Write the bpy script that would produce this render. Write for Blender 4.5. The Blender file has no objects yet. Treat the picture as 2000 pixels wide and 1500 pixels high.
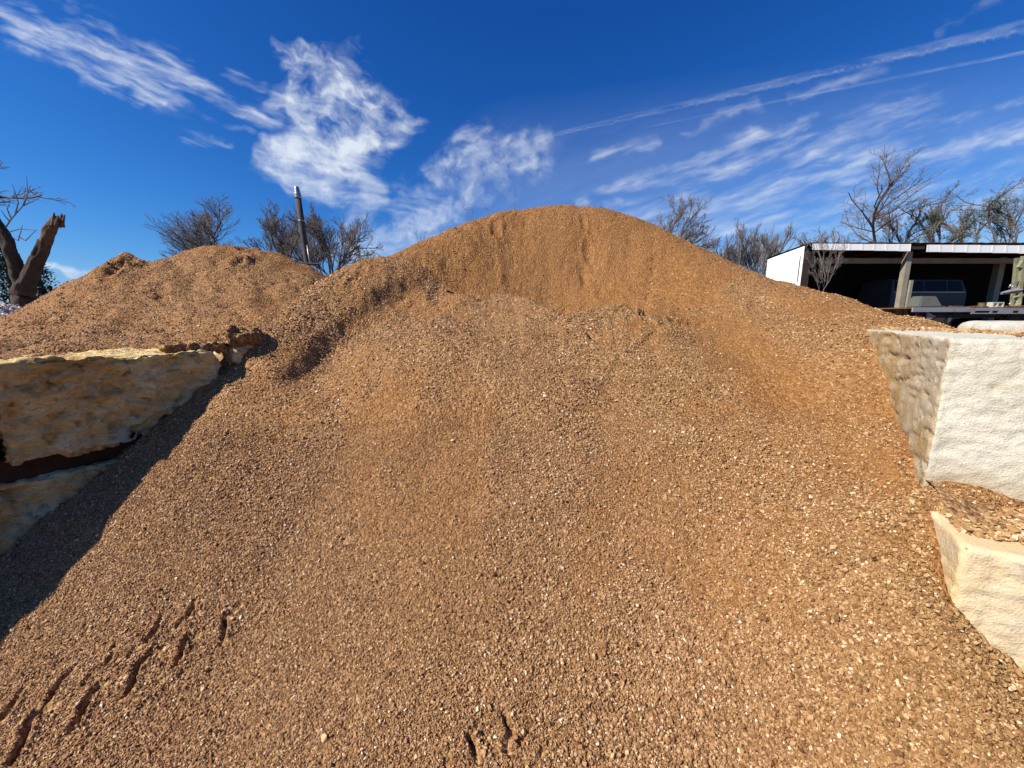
import bpy, bmesh, math, random
import numpy as np
from mathutils import Vector, Matrix

SC = bpy.context.scene
COL = SC.collection
rnd = random.Random(7)
rng = np.random.default_rng(11)

# ------------------------------------------------------------------ camera, sky, sun, exposure
E = 1.60                      # eye height
FPX = 755.0                   # focal length in photograph pixels (2000 wide)
PITCH = math.atan(132 / FPX)  # horizon sits at row 618 of 1500
cam_d = bpy.data.cameras.new('camera')
cam_d.sensor_width = 36.0
cam_d.lens = 36.0 * FPX / 2000.0
cam_d.clip_start = 0.05
cam_d.clip_end = 6000
cam = bpy.data.objects.new('camera', cam_d)
cam.location = (0, 0, E)
cam.rotation_euler = (math.pi / 2 - PITCH, 0, 0)
COL.objects.link(cam)
SC.camera = cam

SUN_EL = math.radians(41)
SUN_H = Vector((-0.91, -0.41, 0)).normalized()          # horizontal direction towards the sun
TO_SUN = Vector((SUN_H.x * math.cos(SUN_EL), SUN_H.y * math.cos(SUN_EL), math.sin(SUN_EL)))
SUN_STRENGTH = 5.0
SKY_STRENGTH = 0.075
EXPOSURE = 0.65

sun_d = bpy.data.lights.new('sun', 'SUN')
sun_d.energy = SUN_STRENGTH
sun_d.angle = math.radians(0.53)
sun_d.color = (1.0, 0.945, 0.86)
sun = bpy.data.objects.new('sun', sun_d)
sun.rotation_euler = (-TO_SUN).to_track_quat('-Z', 'Y').to_euler()
sun.location = TO_SUN * 60
COL.objects.link(sun)

SC.view_settings.view_transform = 'Standard'
SC.view_settings.look = 'None'
SC.view_settings.exposure = EXPOSURE
SC.view_settings.gamma = 1.0
SC.view_settings.use_curve_mapping = False
SC.render.engine = 'CYCLES'
SC.cycles.max_bounces = 6
SC.cycles.diffuse_bounces = 4
SC.cycles.transparent_max_bounces = 8


class NT:
    """small node-tree helper"""
    def __init__(self, tree):
        self.t = tree; self.n = tree.nodes; self.l = tree.links

    def new(self, typ, **kw):
        nd = self.n.new(typ)
        for k, v in kw.items():
            setattr(nd, k, v)
        return nd

    def put(self, sock, v):
        if v is None:
            return
        if isinstance(v, bpy.types.NodeSocket):
            self.l.new(v, sock)
        else:
            sock.default_value = v

    def math(self, op, a, b=None, c=None, clamp=False):
        nd = self.new('ShaderNodeMath', operation=op, use_clamp=clamp)
        self.put(nd.inputs[0], a); self.put(nd.inputs[1], b)
        if c is not None:
            self.put(nd.inputs[2], c)
        return nd.outputs[0]

    def vmath(self, op, a, b=None, scale=None):
        nd = self.new('ShaderNodeVectorMath', operation=op)
        self.put(nd.inputs[0], a)
        if b is not None:
            self.put(nd.inputs[1], b)
        if scale is not None:
            self.put(nd.inputs['Scale'], scale)
        return nd.outputs['Value'] if op in ('DOT_PRODUCT', 'LENGTH', 'DISTANCE') else nd.outputs[0]

    def sstep(self, v, a, b, lo=0.0, hi=1.0):
        nd = self.new('ShaderNodeMapRange', interpolation_type='SMOOTHSTEP')
        self.put(nd.inputs['Value'], v)
        nd.inputs['From Min'].default_value = a; nd.inputs['From Max'].default_value = b
        nd.inputs['To Min'].default_value = lo; nd.inputs['To Max'].default_value = hi
        return nd.outputs[0]

    def noise(self, vec, scale, detail=4, rough=0.55, dist=0.0, out='Fac'):
        nd = self.new('ShaderNodeTexNoise')
        self.put(nd.inputs['Vector'], vec)
        nd.inputs['Scale'].default_value = scale; nd.inputs['Detail'].default_value = detail
        nd.inputs['Roughness'].default_value = rough; nd.inputs['Distortion'].default_value = dist
        return nd.outputs[out]

    def voro(self, vec, scale, feature='F1', out='Distance', rand=1.0):
        nd = self.new('ShaderNodeTexVoronoi', feature=feature)
        self.put(nd.inputs['Vector'], vec)
        nd.inputs['Scale'].default_value = scale; nd.inputs['Randomness'].default_value = rand
        return nd.outputs[out]

    def mix(self, f, a, b, blend='MIX'):
        nd = self.new('ShaderNodeMix', data_type='RGBA', blend_type=blend)
        self.put(nd.inputs[0], f)
        self.put(nd.inputs[6], a if isinstance(a, bpy.types.NodeSocket) else (*a[:3], 1))
        self.put(nd.inputs[7], b if isinstance(b, bpy.types.NodeSocket) else (*b[:3], 1))
        return nd.outputs[2]

    def ramp(self, f, stops, interp='LINEAR'):
        nd = self.new('ShaderNodeValToRGB')
        cr = nd.color_ramp; cr.interpolation = interp
        while len(cr.elements) < len(stops):
            cr.elements.new(0.5)
        for e, (p, c) in zip(cr.elements, stops):
            e.position = p; e.color = (*c, 1)
        self.put(nd.inputs[0], f)
        return nd.outputs[0]

    def bump(self, h, strength=0.5, dist=0.02, normal=None):
        nd = self.new('ShaderNodeBump')
        nd.inputs['Strength'].default_value = strength; nd.inputs['Distance'].default_value = dist
        self.put(nd.inputs['Height'], h)
        if normal is not None:
            self.put(nd.inputs['Normal'], normal)
        return nd.outputs[0]

    def pos(self):
        return self.new('ShaderNodeNewGeometry').outputs['Position']

    def obj(self):
        return self.new('ShaderNodeTexCoord').outputs['Object']


def px_dir(px, py):
    """direction of a photograph pixel"""
    v = (750 - py) / FPX
    return np.array([(px - 1000) / FPX, math.cos(PITCH) + v * math.sin(PITCH), v * math.cos(PITCH) - math.sin(PITCH)])


def at(px, py, Y):
    """world point seen at a pixel, at forward distance Y"""
    d = px_dir(px, py)
    d = d * (Y / d[1])
    return np.array([d[0], d[1], E + d[2]])


# ---- world: clear winter sky
world = bpy.data.worlds.new('World')
SC.world = world
world.use_nodes = True
W = NT(world.node_tree)
W.n.clear()
sky = W.new('ShaderNodeTexSky', sky_type='NISHITA')
sky.sun_disc = False
sky.sun_elevation = SUN_EL
sky.sun_rotation = math.atan2(SUN_H.x, SUN_H.y)
sky.altitude = 300
sky.air_density = 1.0
sky.dust_density = 0.35
sky.ozone_density = 1.0
# the phone renders clear sky deeper and more saturated than the raw model: per-channel tone
sc3 = W.new('ShaderNodeSeparateColor'); W.l.new(sky.outputs[0], sc3.inputs[0])
cc3 = W.new('ShaderNodeCombineColor')
for i_, (out_, in_, g_) in enumerate(((0.030, 0.144, 1.9), (0.182, 0.231, 1.28), (0.615, 0.371, 1.0))):
    q_ = W.math('POWER', W.math('MULTIPLY', sc3.outputs[i_], 0.075 / in_), g_)
    q_ = W.math('MULTIPLY', q_, out_ / 0.075 / 2 ** EXPOSURE)
    W.l.new(W.math('SMOOTH_MIN', q_, (3.2, 5.0, 8.2)[i_], (1.6, 2.6, 3.2)[i_]), cc3.inputs[i_])   # haze caps the horizon glow
bg = W.new('ShaderNodeBackground')
W.l.new(cc3.outputs[0], bg.inputs[0]); bg.inputs[1].default_value = SKY_STRENGTH
wo = W.new('ShaderNodeOutputWorld'); W.l.new(bg.outputs[0], wo.inputs[0])
world.cycles.sampling_method = 'MANUAL'
world.cycles.sample_map_resolution = 512

# ------------------------------------------------------------------ helpers: objects, noise, surfaces
def tag(o, label=None, cat=None, group=None, kind=None):
    if label: o['label'] = label
    if cat: o['category'] = cat
    if group: o['group'] = group
    if kind: o['kind'] = kind
    return o


def link(name, me, mat=None, parent=None, smooth=False):
    o = bpy.data.objects.new(name, me)
    COL.objects.link(o)
    if mat is not None and len(me.materials) == 0:
        me.materials.append(mat)
    if smooth:
        me.polygons.foreach_set('use_smooth', np.ones(len(me.polygons), dtype=bool))
    if parent is not None:
        o.parent = parent
    return o


def mesh(name, V, F):
    me = bpy.data.meshes.new(name)
    me.from_pydata([tuple(map(float, v)) for v in V], [], [tuple(map(int, f)) for f in F])
    me.update()
    return me


def mesh_np(name, V, F):
    """fast path: V (n,3), F (m,k) with one polygon size"""
    V = np.asarray(V, np.float32); F = np.asarray(F, np.int32)
    me = bpy.data.meshes.new(name)
    me.vertices.add(len(V)); me.vertices.foreach_set('co', V.ravel())
    k = F.shape[1]
    me.loops.add(F.size); me.loops.foreach_set('vertex_index', F.ravel())
    me.polygons.add(len(F))
    me.polygons.foreach_set('loop_start', np.arange(0, F.size, k, dtype=np.int32))
    me.update(calc_edges=True)
    me.validate()
    return me


def empty(name, loc=(0, 0, 0), rz=0):
    o = bpy.data.objects.new(name, None)
    o.empty_display_size = 0.1
    COL.objects.link(o)
    o.location = loc; o.rotation_euler = (0, 0, rz)
    return o


def _hash(ix, iy, iz, seed):
    h = (ix.astype(np.int64) * 374761393 + iy.astype(np.int64) * 668265263 + iz.astype(np.int64) * 2147483647 + seed * 1274126177) & 0xffffffff
    h = ((h ^ (h >> 13)) * 1274126177) & 0xffffffff
    h = ((h ^ (h >> 16)) * 2246822519) & 0xffffffff
    return ((h ^ (h >> 15)) & 0xffffff) / float(0xffffff)


def vn(x, y, z=0.0, seed=0):
    """value noise in -1..1"""
    x, y, z = np.broadcast_arrays(np.asarray(x, float), np.asarray(y, float), np.asarray(z, float))
    ix, iy, iz = np.floor(x), np.floor(y), np.floor(z)
    fx, fy, fz = x - ix, y - iy, z - iz
    fx = fx * fx * fx * (fx * (fx * 6 - 15) + 10); fy = fy * fy * fy * (fy * (fy * 6 - 15) + 10); fz = fz * fz * fz * (fz * (fz * 6 - 15) + 10)
    r = 0
    for a in (0, 1):
        wa = fx if a else 1 - fx
        for b in (0, 1):
            wb = fy if b else 1 - fy
            for c in (0, 1):
                wc = fz if c else 1 - fz
                r = r + wa * wb * wc * _hash(ix + a, iy + b, iz + c, seed)
    return r * 2 - 1


def vn2(x, y, seed=0):
    x = np.asarray(x, float); y = np.asarray(y, float)
    ix, iy = np.floor(x), np.floor(y)
    fx, fy = x - ix, y - iy
    fx = fx * fx * fx * (fx * (fx * 6 - 15) + 10); fy = fy * fy * fy * (fy * (fy * 6 - 15) + 10)
    zr = np.zeros(np.shape(ix))
    h00 = _hash(ix, iy, zr, seed); h10 = _hash(ix + 1, iy, zr, seed); h01 = _hash(ix, iy + 1, zr, seed); h11 = _hash(ix + 1, iy + 1, zr, seed)
    return ((h00 * (1 - fx) + h10 * fx) * (1 - fy) + (h01 * (1 - fx) + h11 * fx) * fy) * 2 - 1


def fbm(x, y, z=None, seed=0, oct=4, lac=2.03, gain=0.5):
    s = 0; a = 1.0; f = 1.0; n = 0
    for i in range(oct):
        if z is None:
            s = s + a * vn2((np.asarray(x) * 0.8 - np.asarray(y) * 0.6) * f + i * 17.3, (np.asarray(x) * 0.6 + np.asarray(y) * 0.8) * f - i * 9.1, seed + i)
        else:
            s = s + a * vn(np.asarray(x) * f + i * 17.3, np.asarray(y) * f - i * 9.1, np.asarray(z) * f + i * 4.7, seed + i)
        n += a; a *= gain; f *= lac
    return s / n


def ss(x, a, b):
    t = np.clip((np.asarray(x, float) - a) / (b - a), 0, 1)
    return t * t * (3 - 2 * t)


class TPS:
    """thin plate spline through scattered heights"""
    def __init__(self, P, lam=1e-3):
        P = np.asarray(P, float)
        self.xy = P[:, :2]; n = len(P)
        K = self._k(self.xy, self.xy) + lam * np.eye(n)
        A = np.zeros((n + 3, n + 3)); A[:n, :n] = K
        A[:n, n] = 1; A[:n, n + 1:] = self.xy
        A[n, :n] = 1; A[n + 1:, :n] = self.xy.T
        self.w = np.linalg.solve(A, np.concatenate([P[:, 2], [0, 0, 0]]))

    @staticmethod
    def _k(a, b):
        d2 = ((a[:, None, :] - b[None, :, :]) ** 2).sum(-1)
        return 0.5 * d2 * np.log(d2 + 1e-12)

    def __call__(self, x, y):
        sh = np.shape(x)
        q = np.stack([np.ravel(x), np.ravel(y)], 1)
        out = np.empty(len(q)); n = len(self.xy)
        for i in range(0, len(q), 40000):
            b = q[i:i + 40000]
            out[i:i + 40000] = self._k(b, self.xy) @ self.w[:n] + self.w[n] + b @ self.w[n + 1:]
        return out.reshape(sh)


# bin axes: the walls run along S, T points across the bin to the right
BA = math.atan2(470 / FPX, math.cos(PITCH) + math.tan(PITCH) * math.sin(PITCH))
S = np.array([math.sin(BA), math.cos(BA)]); T = np.array([math.cos(BA), -math.sin(BA)])
T_L, T_R = -3.22, 0.715
TOP_L, TOP_R = E - 0.222, E - 0.09


def st(x, y):
    return x * S[0] + y * S[1], x * T[0] + y * T[1]


def xy(s, t):
    return s * S[0] + t * T[0], s * S[1] + t * T[1]


def on_t(px, py, t):
    d = px_dir(px, py); k = t / (d[0] * T[0] + d[1] * T[1])
    return np.array([d[0] * k, d[1] * k, E + d[2] * k])


def on_s(px, py, s):
    d = px_dir(px, py); k = s / (d[0] * S[0] + d[1] * S[1])
    return np.array([d[0] * k, d[1] * k, E + d[2] * k])


def pdist(x, y, poly):
    """distance to a polyline and signed side (positive = left of the walking direction)"""
    best = np.full(np.shape(x), 1e9); side = np.zeros(np.shape(x)); par = np.zeros(np.shape(x))
    n = len(poly) - 1
    for i in range(n):
        ax, ay_ = poly[i][:2]; bx, by = poly[i + 1][:2]
        ex, ey = bx - ax, by - ay_
        h = np.clip(((x - ax) * ex + (y - ay_) * ey) / (ex * ex + ey * ey), 0, 1)
        qx, qy = x - ax - h * ex, y - ay_ - h * ey
        d = np.hypot(qx, qy)
        m = d < best
        best = np.where(m, d, best)
        side = np.where(m, np.sign(ex * (y - ay_) - ey * (x - ax)), side)
        par = np.where(m, (i + h) / n, par)
    return best, side, par


# ------------------------------------------------------------------ cirrus and contrails high above
SKY_R = 4500.0


def cloud_mat():
    m = bpy.data.materials.new('ice_cloud'); m.use_nodes = True
    n = NT(m.node_tree); n.n.clear()
    den = n.new('ShaderNodeAttribute', attribute_type='GEOMETRY', attribute_name='cover').outputs['Fac']
    em = n.new('ShaderNodeEmission'); em.inputs[0].default_value = (0.83, 0.905, 1.0, 1); em.inputs[1].default_value = 0.95 / 2 ** EXPOSURE
    tr = n.new('ShaderNodeBsdfTransparent')
    mx = n.new('ShaderNodeMixShader'); n.l.new(den, mx.inputs[0]); n.l.new(tr.outputs[0], mx.inputs[1]); n.l.new(em.outputs[0], mx.inputs[2])
    o = n.new('ShaderNodeOutputMaterial'); n.l.new(mx.outputs[0], o.inputs[0])
    return m


M_CLOUD = cloud_mat()


def sky_sheet(name, PX, PY, den, label, cat=None, r=SKY_R):
    v = (750 - PY) / FPX
    D = np.stack([(PX - 1000) / FPX, math.cos(PITCH) + v * math.sin(PITCH), v * math.cos(PITCH) - math.sin(PITCH)], -1)
    D = D / np.linalg.norm(D, axis=-1, keepdims=True) * r + np.array([0, 0, E])
    i = np.arange(PX.size).reshape(PX.shape)
    F = np.stack([i[:-1, :-1].ravel(), i[:-1, 1:].ravel(), i[1:, 1:].ravel(), i[1:, :-1].ravel()], 1)
    dq = den.ravel()[F].max(1) > 0.004
    F = F[dq]
    used = np.unique(F); remap = np.zeros(PX.size, np.int64); remap[used] = np.arange(len(used))
    me = mesh_np(name, D.reshape(-1, 3)[used], remap[F])
    a = me.attributes.new('cover', 'FLOAT', 'POINT'); a.data.foreach_set('value', den.ravel()[used].astype(np.float32))
    o = link(name, me, M_CLOUD, smooth=True)
    tag(o, label, cat, kind='stuff')
    return o


def strokes_mask(X, Y, strokes):
    m = np.zeros(np.shape(X))
    for (x0, y0), (x1, y1), r0, r1 in strokes:
        ex, ey = x1 - x0, y1 - y0
        h = np.clip(((X - x0) * ex + (Y - y0) * ey) / (ex * ex + ey * ey), 0, 1)
        d = np.hypot(X - x0 - h * ex, Y - y0 - h * ey) / (r0 + (r1 - r0) * h)
        c = np.clip(1 - d, 0, 1)
        m = m + c * (1 - m)
    return m


def streak(X, Y, deg, size, stretch, seed, oct=5, gain=0.55):
    a = math.radians(deg); c, s_ = math.cos(a), math.sin(a)
    u = (X * c + Y * s_) / (size * stretch); v = (-X * s_ + Y * c) / size
    return fbm(u, v, seed=seed, oct=oct, gain=gain)


PX, PY = np.meshgrid(np.arange(-260, 2262, 2.1), np.arange(-150, 590, 2.1))
wX = PX + 26 * fbm(PX / 130, PY / 130, seed=901, oct=4) + 8 * fbm(PX / 26, PY / 26, seed=902, oct=3)
wY = PY + 26 * fbm(PX / 130, PY / 130, seed=903, oct=4) + 8 * fbm(PX / 26, PY / 26, seed=904, oct=3)
puff = 0.6 * fbm(wX / 46, wY / 46, seed=905, oct=6, gain=0.6) + 0.4 * streak(wX, wY, 25, 14, 2.5, 906)
fibA = 0.55 * streak(PX + 0.35 * (wX - PX), PY + 0.35 * (wY - PY), 25, 34, 5, 907) + 0.45 * streak(PX + 0.35 * (wX - PX), PY + 0.35 * (wY - PY), 21, 11, 6, 908)
fibB = 0.6 * streak(PX + 0.50 * (wX - PX), PY + 0.50 * (wY - PY), 14, 24, 4, 909) + 0.4 * streak(PX + 0.50 * (wX - PX), PY + 0.50 * (wY - PY), 8, 9, 5, 910)
fibC = 0.5 * streak(wX, wY, -38, 40, 2.5, 911) + 0.5 * fbm(wX / 22, wY / 22, seed=912, oct=5, gain=0.6)
fibR = 0.55 * streak(PX + 0.30 * (wX - PX), PY + 0.30 * (wY - PY), -16, 30, 6, 913) + 0.45 * streak(PX + 0.30 * (wX - PX), PY + 0.30 * (wY - PY), -20, 10, 6, 914)


def lay_cloud(strokes, nz, gain, lo, hi, amount):
    m = strokes_mask(wX, wY, [(a_, b_, r0 * 1.36, r1 * 1.36) for a_, b_, r0, r1 in strokes])
    m = ss(m, 0.0, 1.0)
    v = m * gain * 0.9 + nz * 2.3 - 0.2
    return amount * np.clip((v - lo) / (hi + 0.65 - lo), 0, 1) ** 1.55 * ss(m, 0.0, 1.0)


DEN = [
    # long band falling from the top left corner
    lay_cloud([((-60, 0), (190, 85), 42, 52), ((150, 75), (330, 150), 46, 52), ((300, 130), (530, 240), 62, 36), ((40, 70), (225, 150), 36, 30)], fibA, 1.2, 0.15, 1.5, 0.84),
    lay_cloud([((170, 152), (285, 198), 22, 12), ((285, 175), (330, 190), 18, 10), ((375, 265), (452, 284), 24, 12), ((450, 145), (520, 178), 28, 18), ((455, 245), (500, 265), 20, 14)], fibA, 1.1, 0.1, 1.3, 0.6),
    # mottled arrow-shaped puff
    lay_cloud([((530, 92), (625, 170), 26, 72), ((600, 150), (690, 225), 66, 84), ((690, 225), (790, 245), 76, 40), ((540, 200), (650, 230), 30, 60), ((720, 262), (560, 300), 66, 52)], puff, 1.55, 0.10, 1.5, 0.90),
    lay_cloud([((525, 285), (640, 300), 30, 70), ((520, 320), (690, 345), 34, 70), ((580, 345), (720, 380), 30, 34)], 0.5 * fibB + 0.5 * puff, 1.7, 0.05, 1.35, 0.93),
    lay_cloud([((700, 90), (725, 140), 26, 20), ((640, 100), (700, 130), 24, 20)], puff, 0.9, 0.2, 1.4, 0.3),
    # the wisp over the heap's left shoulder
    lay_cloud([((1050, 300), (920, 290), 56, 66), ((1000, 330), (880, 350), 66, 62), ((930, 350), (830, 400), 60, 70), ((850, 400), (700, 465), 75, 80), ((760, 440), (720, 480), 60, 60), ((1140, 405), (1215, 398), 26, 16)], fibC, 1.25, 0.10, 1.6, 0.70),
    lay_cloud([((560, 470), (760, 450), 30, 70), ((640, 400), (850, 400), 30, 60)], fibB, 0.9, 0.15, 1.5, 0.5),
    # fallstreaks on the right
    lay_cloud([((1180, 378), (1460, 290), 22, 42), ((1380, 315), (1570, 255), 40, 34)], fibR, 1.35, 0.15, 1.4, 0.66),
    lay_cloud([((1320, 388), (1640, 322), 26, 34), ((1600, 330), (2300, 205), 34, 34)], fibR, 1.3, 0.05, 1.4, 0.62),
    lay_cloud([((1480, 395), (1650, 330), 70, 70), ((1560, 300), (1800, 205), 50, 50), ((1800, 238), (1900, 208), 26, 24), ((1960, 192), (2090, 165), 28, 36), ((1680, 365), (2200, 300), 50, 60), ((1160, 308), (1285, 278), 20, 18), ((1560, 235), (1600, 225), 14, 10)], fibR, 1.0, 0.12, 1.6, 0.5),
    lay_cloud([((1815, 65), (1950, 10), 16, 20), ((1550, 190), (1720, 140), 16, 22), ((1330, 250), (1480, 205), 10, 14)], fibR, 1.1, 0.1, 1.4, 0.28),
    # broad thin haze of ice over the right half
    0.10 * ss(strokes_mask(PX, PY, [((1050, 420), (2300, 330), 260, 330)]), 0.0, 0.8) * (1 + 0.5 * fibR),
    # faint veil low down
    lay_cloud([((90, 512), (180, 524), 16, 14)], fibB, 1.4, 0.1, 1.2, 0.7),
    lay_cloud([((1150, 470), (2300, 400), 90, 130), ((700, 500), (1300, 460), 60, 60)], fibR, 1.1, -0.1, 1.6, 0.55),
]
den = DEN[0]
for q_ in DEN[1:]:
    den = den + q_ * (1 - den)
edge_ = ss(PX, -260, -120) * (1 - ss(PX, 2120, 2260)) * ss(PY, -150, -60)
sky_sheet('clouds', PX, PY, np.clip(den * edge_, 0, 0.96), 'thin white cirrus clouds streaked across the blue sky')


def contrail(p0, p1, w0, w1, a0, a1, ragged, label, seed):
    p0, p1 = np.array(p0, float), np.array(p1, float)
    L = np.linalg.norm(p1 - p0); e = (p1 - p0) / L; n_ = np.array([-e[1], e[0]])
    if n_[1] < 0: n_ = -n_
    H, U = np.meshgrid(np.arange(0, L, 2.0) / L, np.linspace(-1.6, 1.6, 33))
    W_ = w0 + (w1 - w0) * H
    X = p0[0] + e[0] * L * H + n_[0] * W_ * U; Y = p0[1] + e[1] * L * H + n_[1] * W_ * U
    teeth = fbm(H * L / 9, U * 0.3, seed=seed, oct=3)
    up = ss(U, -1.05 + 0.1 * teeth, -0.55); dn = 1 - ss(U + ragged * 0.55 * teeth, 0.35, 0.95)
    body = up * dn * (0.6 + 0.6 * fbm(H * L / 40, U * 1.5, seed=seed + 3, oct=4) + 0.6 * fbm(H * L / 170, U * 0.2, seed=seed + 9, oct=2))
    rim = ragged * np.exp(-((U - 0.45 + 0.4 * teeth) / 0.22) ** 2) * ss(teeth, -0.2, 0.5)
    d_ = (a0 + (a1 - a0) * H) * (body + 0.9 * rim) * ss(H, 0, 0.06)
    sky_sheet('contrail', X, Y, np.clip(d_, 0, 0.9), label, r=SKY_R - 60)


contrail((1018, 278), (2240, -4), 5, 18, 0.10, 0.21, 1.0, 'wide fading contrail with a ragged lower edge', 931)
contrail((1240, 253), (2240, 55), 2.0, 6, 0.06, 0.24, 0.15, 'thin straight contrail below the wide ragged one', 941)

# ------------------------------------------------------------------ materials
def make_mat(name):
    m = bpy.data.materials.new(name); m.use_nodes = True
    n = NT(m.node_tree); n.n.clear()
    b = n.new('ShaderNodeBsdfPrincipled'); o = n.new('ShaderNodeOutputMaterial')
    n.l.new(b.outputs[0], o.inputs[0])
    b.inputs['Specular IOR Level'].default_value = 0.25
    return m, n, b


def simple_mat(name, col, rough=0.8, var=0.25, scale=6.0, metal=0.0, bump=0.0, spec=0.25, dirt=None, dirt_amt=0.5, alb=0.66):
    m, n, b = make_mat(name)
    p = n.obj()
    col = tuple(x * alb for x in col)
    dirt = tuple(x * alb for x in dirt) if dirt else None
    f = n.noise(p, scale, 5, 0.6)
    c = n.mix(f, tuple(x * (1 - var) for x in col), tuple(min(1, x * (1 + var)) for x in col))
    if dirt:
        g = n.sstep(n.noise(p, scale * 0.45, 6, 0.7, 0.4), 0.48, 0.68)
        c = n.mix(n.math('MULTIPLY', g, dirt_amt), c, dirt)
    n.l.new(c, b.inputs['Base Color'])
    b.inputs['Roughness'].default_value = rough
    b.inputs['Metallic'].default_value = metal
    b.inputs['Specular IOR Level'].default_value = spec
    if bump:
        n.l.new(n.bump(n.noise(p, scale * 6, 4, 0.6), bump, 0.01), b.inputs['Normal'])
    return m


ALB = 0.77      # measured from the photograph at its exposure


def dk(c):
    return tuple(x * ALB for x in c)


STONE_STOPS = [(0.0, (0.15, 0.068, 0.030)), (0.25, (0.29, 0.145, 0.066)), (0.5, (0.45, 0.236, 0.104)),
               (0.72, (0.60, 0.350, 0.170)), (0.88, (0.75, 0.51, 0.29)), (1.0, (0.90, 0.76, 0.56))]
GOLD_STOPS = [(0.0, (0.14, 0.064, 0.020)), (0.25, (0.26, 0.130, 0.044)), (0.5, (0.385, 0.210, 0.078)),
              (0.72, (0.52, 0.318, 0.135)), (0.88, (0.69, 0.475, 0.24)), (1.0, (0.88, 0.72, 0.48))]


def stone_mat(name, src, stops=STONE_STOPS):
    m, n, b = make_mat(name)
    if src == 'inst':
        a = n.new('ShaderNodeAttribute', attribute_type='INSTANCER', attribute_name='tint').outputs['Fac']
    else:
        a = n.math('MULTIPLY_ADD', n.new('ShaderNodeObjectInfo').outputs['Random'], 0.5, 0.3)
    p = n.obj()
    g = n.noise(p, 1.6, 3, 0.6)
    f = n.math('ADD', a, n.math('MULTIPLY_ADD', g, 0.3, -0.15), clamp=True)
    col = n.ramp(f, [(p_, dk(c_)) for p_, c_ in stops])
    if stops is STONE_STOPS and src == 'inst':
        gold = n.new('ShaderNodeAttribute', attribute_type='INSTANCER', attribute_name='gold').outputs['Fac']
        col = n.mix(gold, col, n.ramp(f, [(p_, dk(c_)) for p_, c_ in GOLD_STOPS]))
    n.l.new(col, b.inputs['Base Color'])
    b.inputs['Roughness'].default_value = 0.7
    b.inputs['Specular IOR Level'].default_value = 0.2
    return m


M_STONE = stone_mat('granite_chip', 'inst')
M_STONE1 = stone_mat('granite_chip_single', 'obj')
PALE_STOPS = [(0, (0.32, 0.24, 0.19)), (0.4, (0.66, 0.52, 0.44)), (0.75, (0.88, 0.76, 0.67)), (1, (1.0, 0.95, 0.88))]
M_PALE = stone_mat('pale_chip', 'inst', PALE_STOPS)


def heap_mat(name, pale=False):
    """fine gravel: granular colour and relief, golden fines and pinker coarse patches by the vertex attribute 'fine'"""
    m, n, b = make_mat(name)
    p = n.pos()
    fine = n.new('ShaderNodeAttribute', attribute_type='GEOMETRY', attribute_name='fine').outputs['Fac']
    cellc = n.voro(p, 62, out='Color')
    cell2 = n.voro(p, 120, out='Color')
    g1 = n.new('ShaderNodeSeparateColor'); n.l.new(cellc, g1.inputs[0])
    g2 = n.new('ShaderNodeSeparateColor'); n.l.new(cell2, g2.inputs[0])
    gr = n.math('ADD', n.math('MULTIPLY', g1.outputs[0], 0.55), n.math('MULTIPLY', g2.outputs[1], 0.45))
    if pale:
        c = n.ramp(gr, [(p_, dk(c_)) for p_, c_ in PALE_STOPS])
    else:
        coarse = n.ramp(gr, [(q, dk(c_)) for q, c_ in ((0.1, (0.14, 0.064, 0.024)), (0.45, (0.32, 0.163, 0.062)), (0.75, (0.48, 0.268, 0.115)), (0.98, (0.70, 0.47, 0.25)))])
        fines = n.ramp(gr, [(q, dk(c_)) for q, c_ in ((0.1, (0.18, 0.076, 0.021)), (0.5, (0.325, 0.144, 0.042)), (0.85, (0.43, 0.206, 0.068)), (1.0, (0.74, 0.47, 0.22)))])
        c = n.mix(fine, coarse, fines)
        big = n.noise(p, 0.9, 5, 0.6)
        damp = n.sstep(n.noise(p, 1.7, 6, 0.65, 0.5), 0.52, 0.72)
        c = n.mix(n.math('MULTIPLY', damp, 0.30), c, dk((0.19, 0.080, 0.02)))
        c = n.mix(n.sstep(big, 0.35, 0.7, 0.0, 0.22), c, dk((0.44, 0.22, 0.085)))
    n.l.new(c, b.inputs['Base Color'])
    d1 = n.voro(p, 62); d2 = n.voro(p, 120)
    hgt = n.math('ADD', n.math('MULTIPLY', n.math('SUBTRACT', 1.0, d1), 1.0), n.math('MULTIPLY', n.math('SUBTRACT', 1.0, d2), 0.5))
    n.l.new(n.bump(hgt, 0.9, 0.012), b.inputs['Normal'])
    b.inputs['Roughness'].default_value = 0.85
    b.inputs['Specular IOR Level'].default_value = 0.2
    return m


M_HEAP = heap_mat('gravel_fines')
M_HEAP_PALE = heap_mat('pale_gravel', True)


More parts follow.
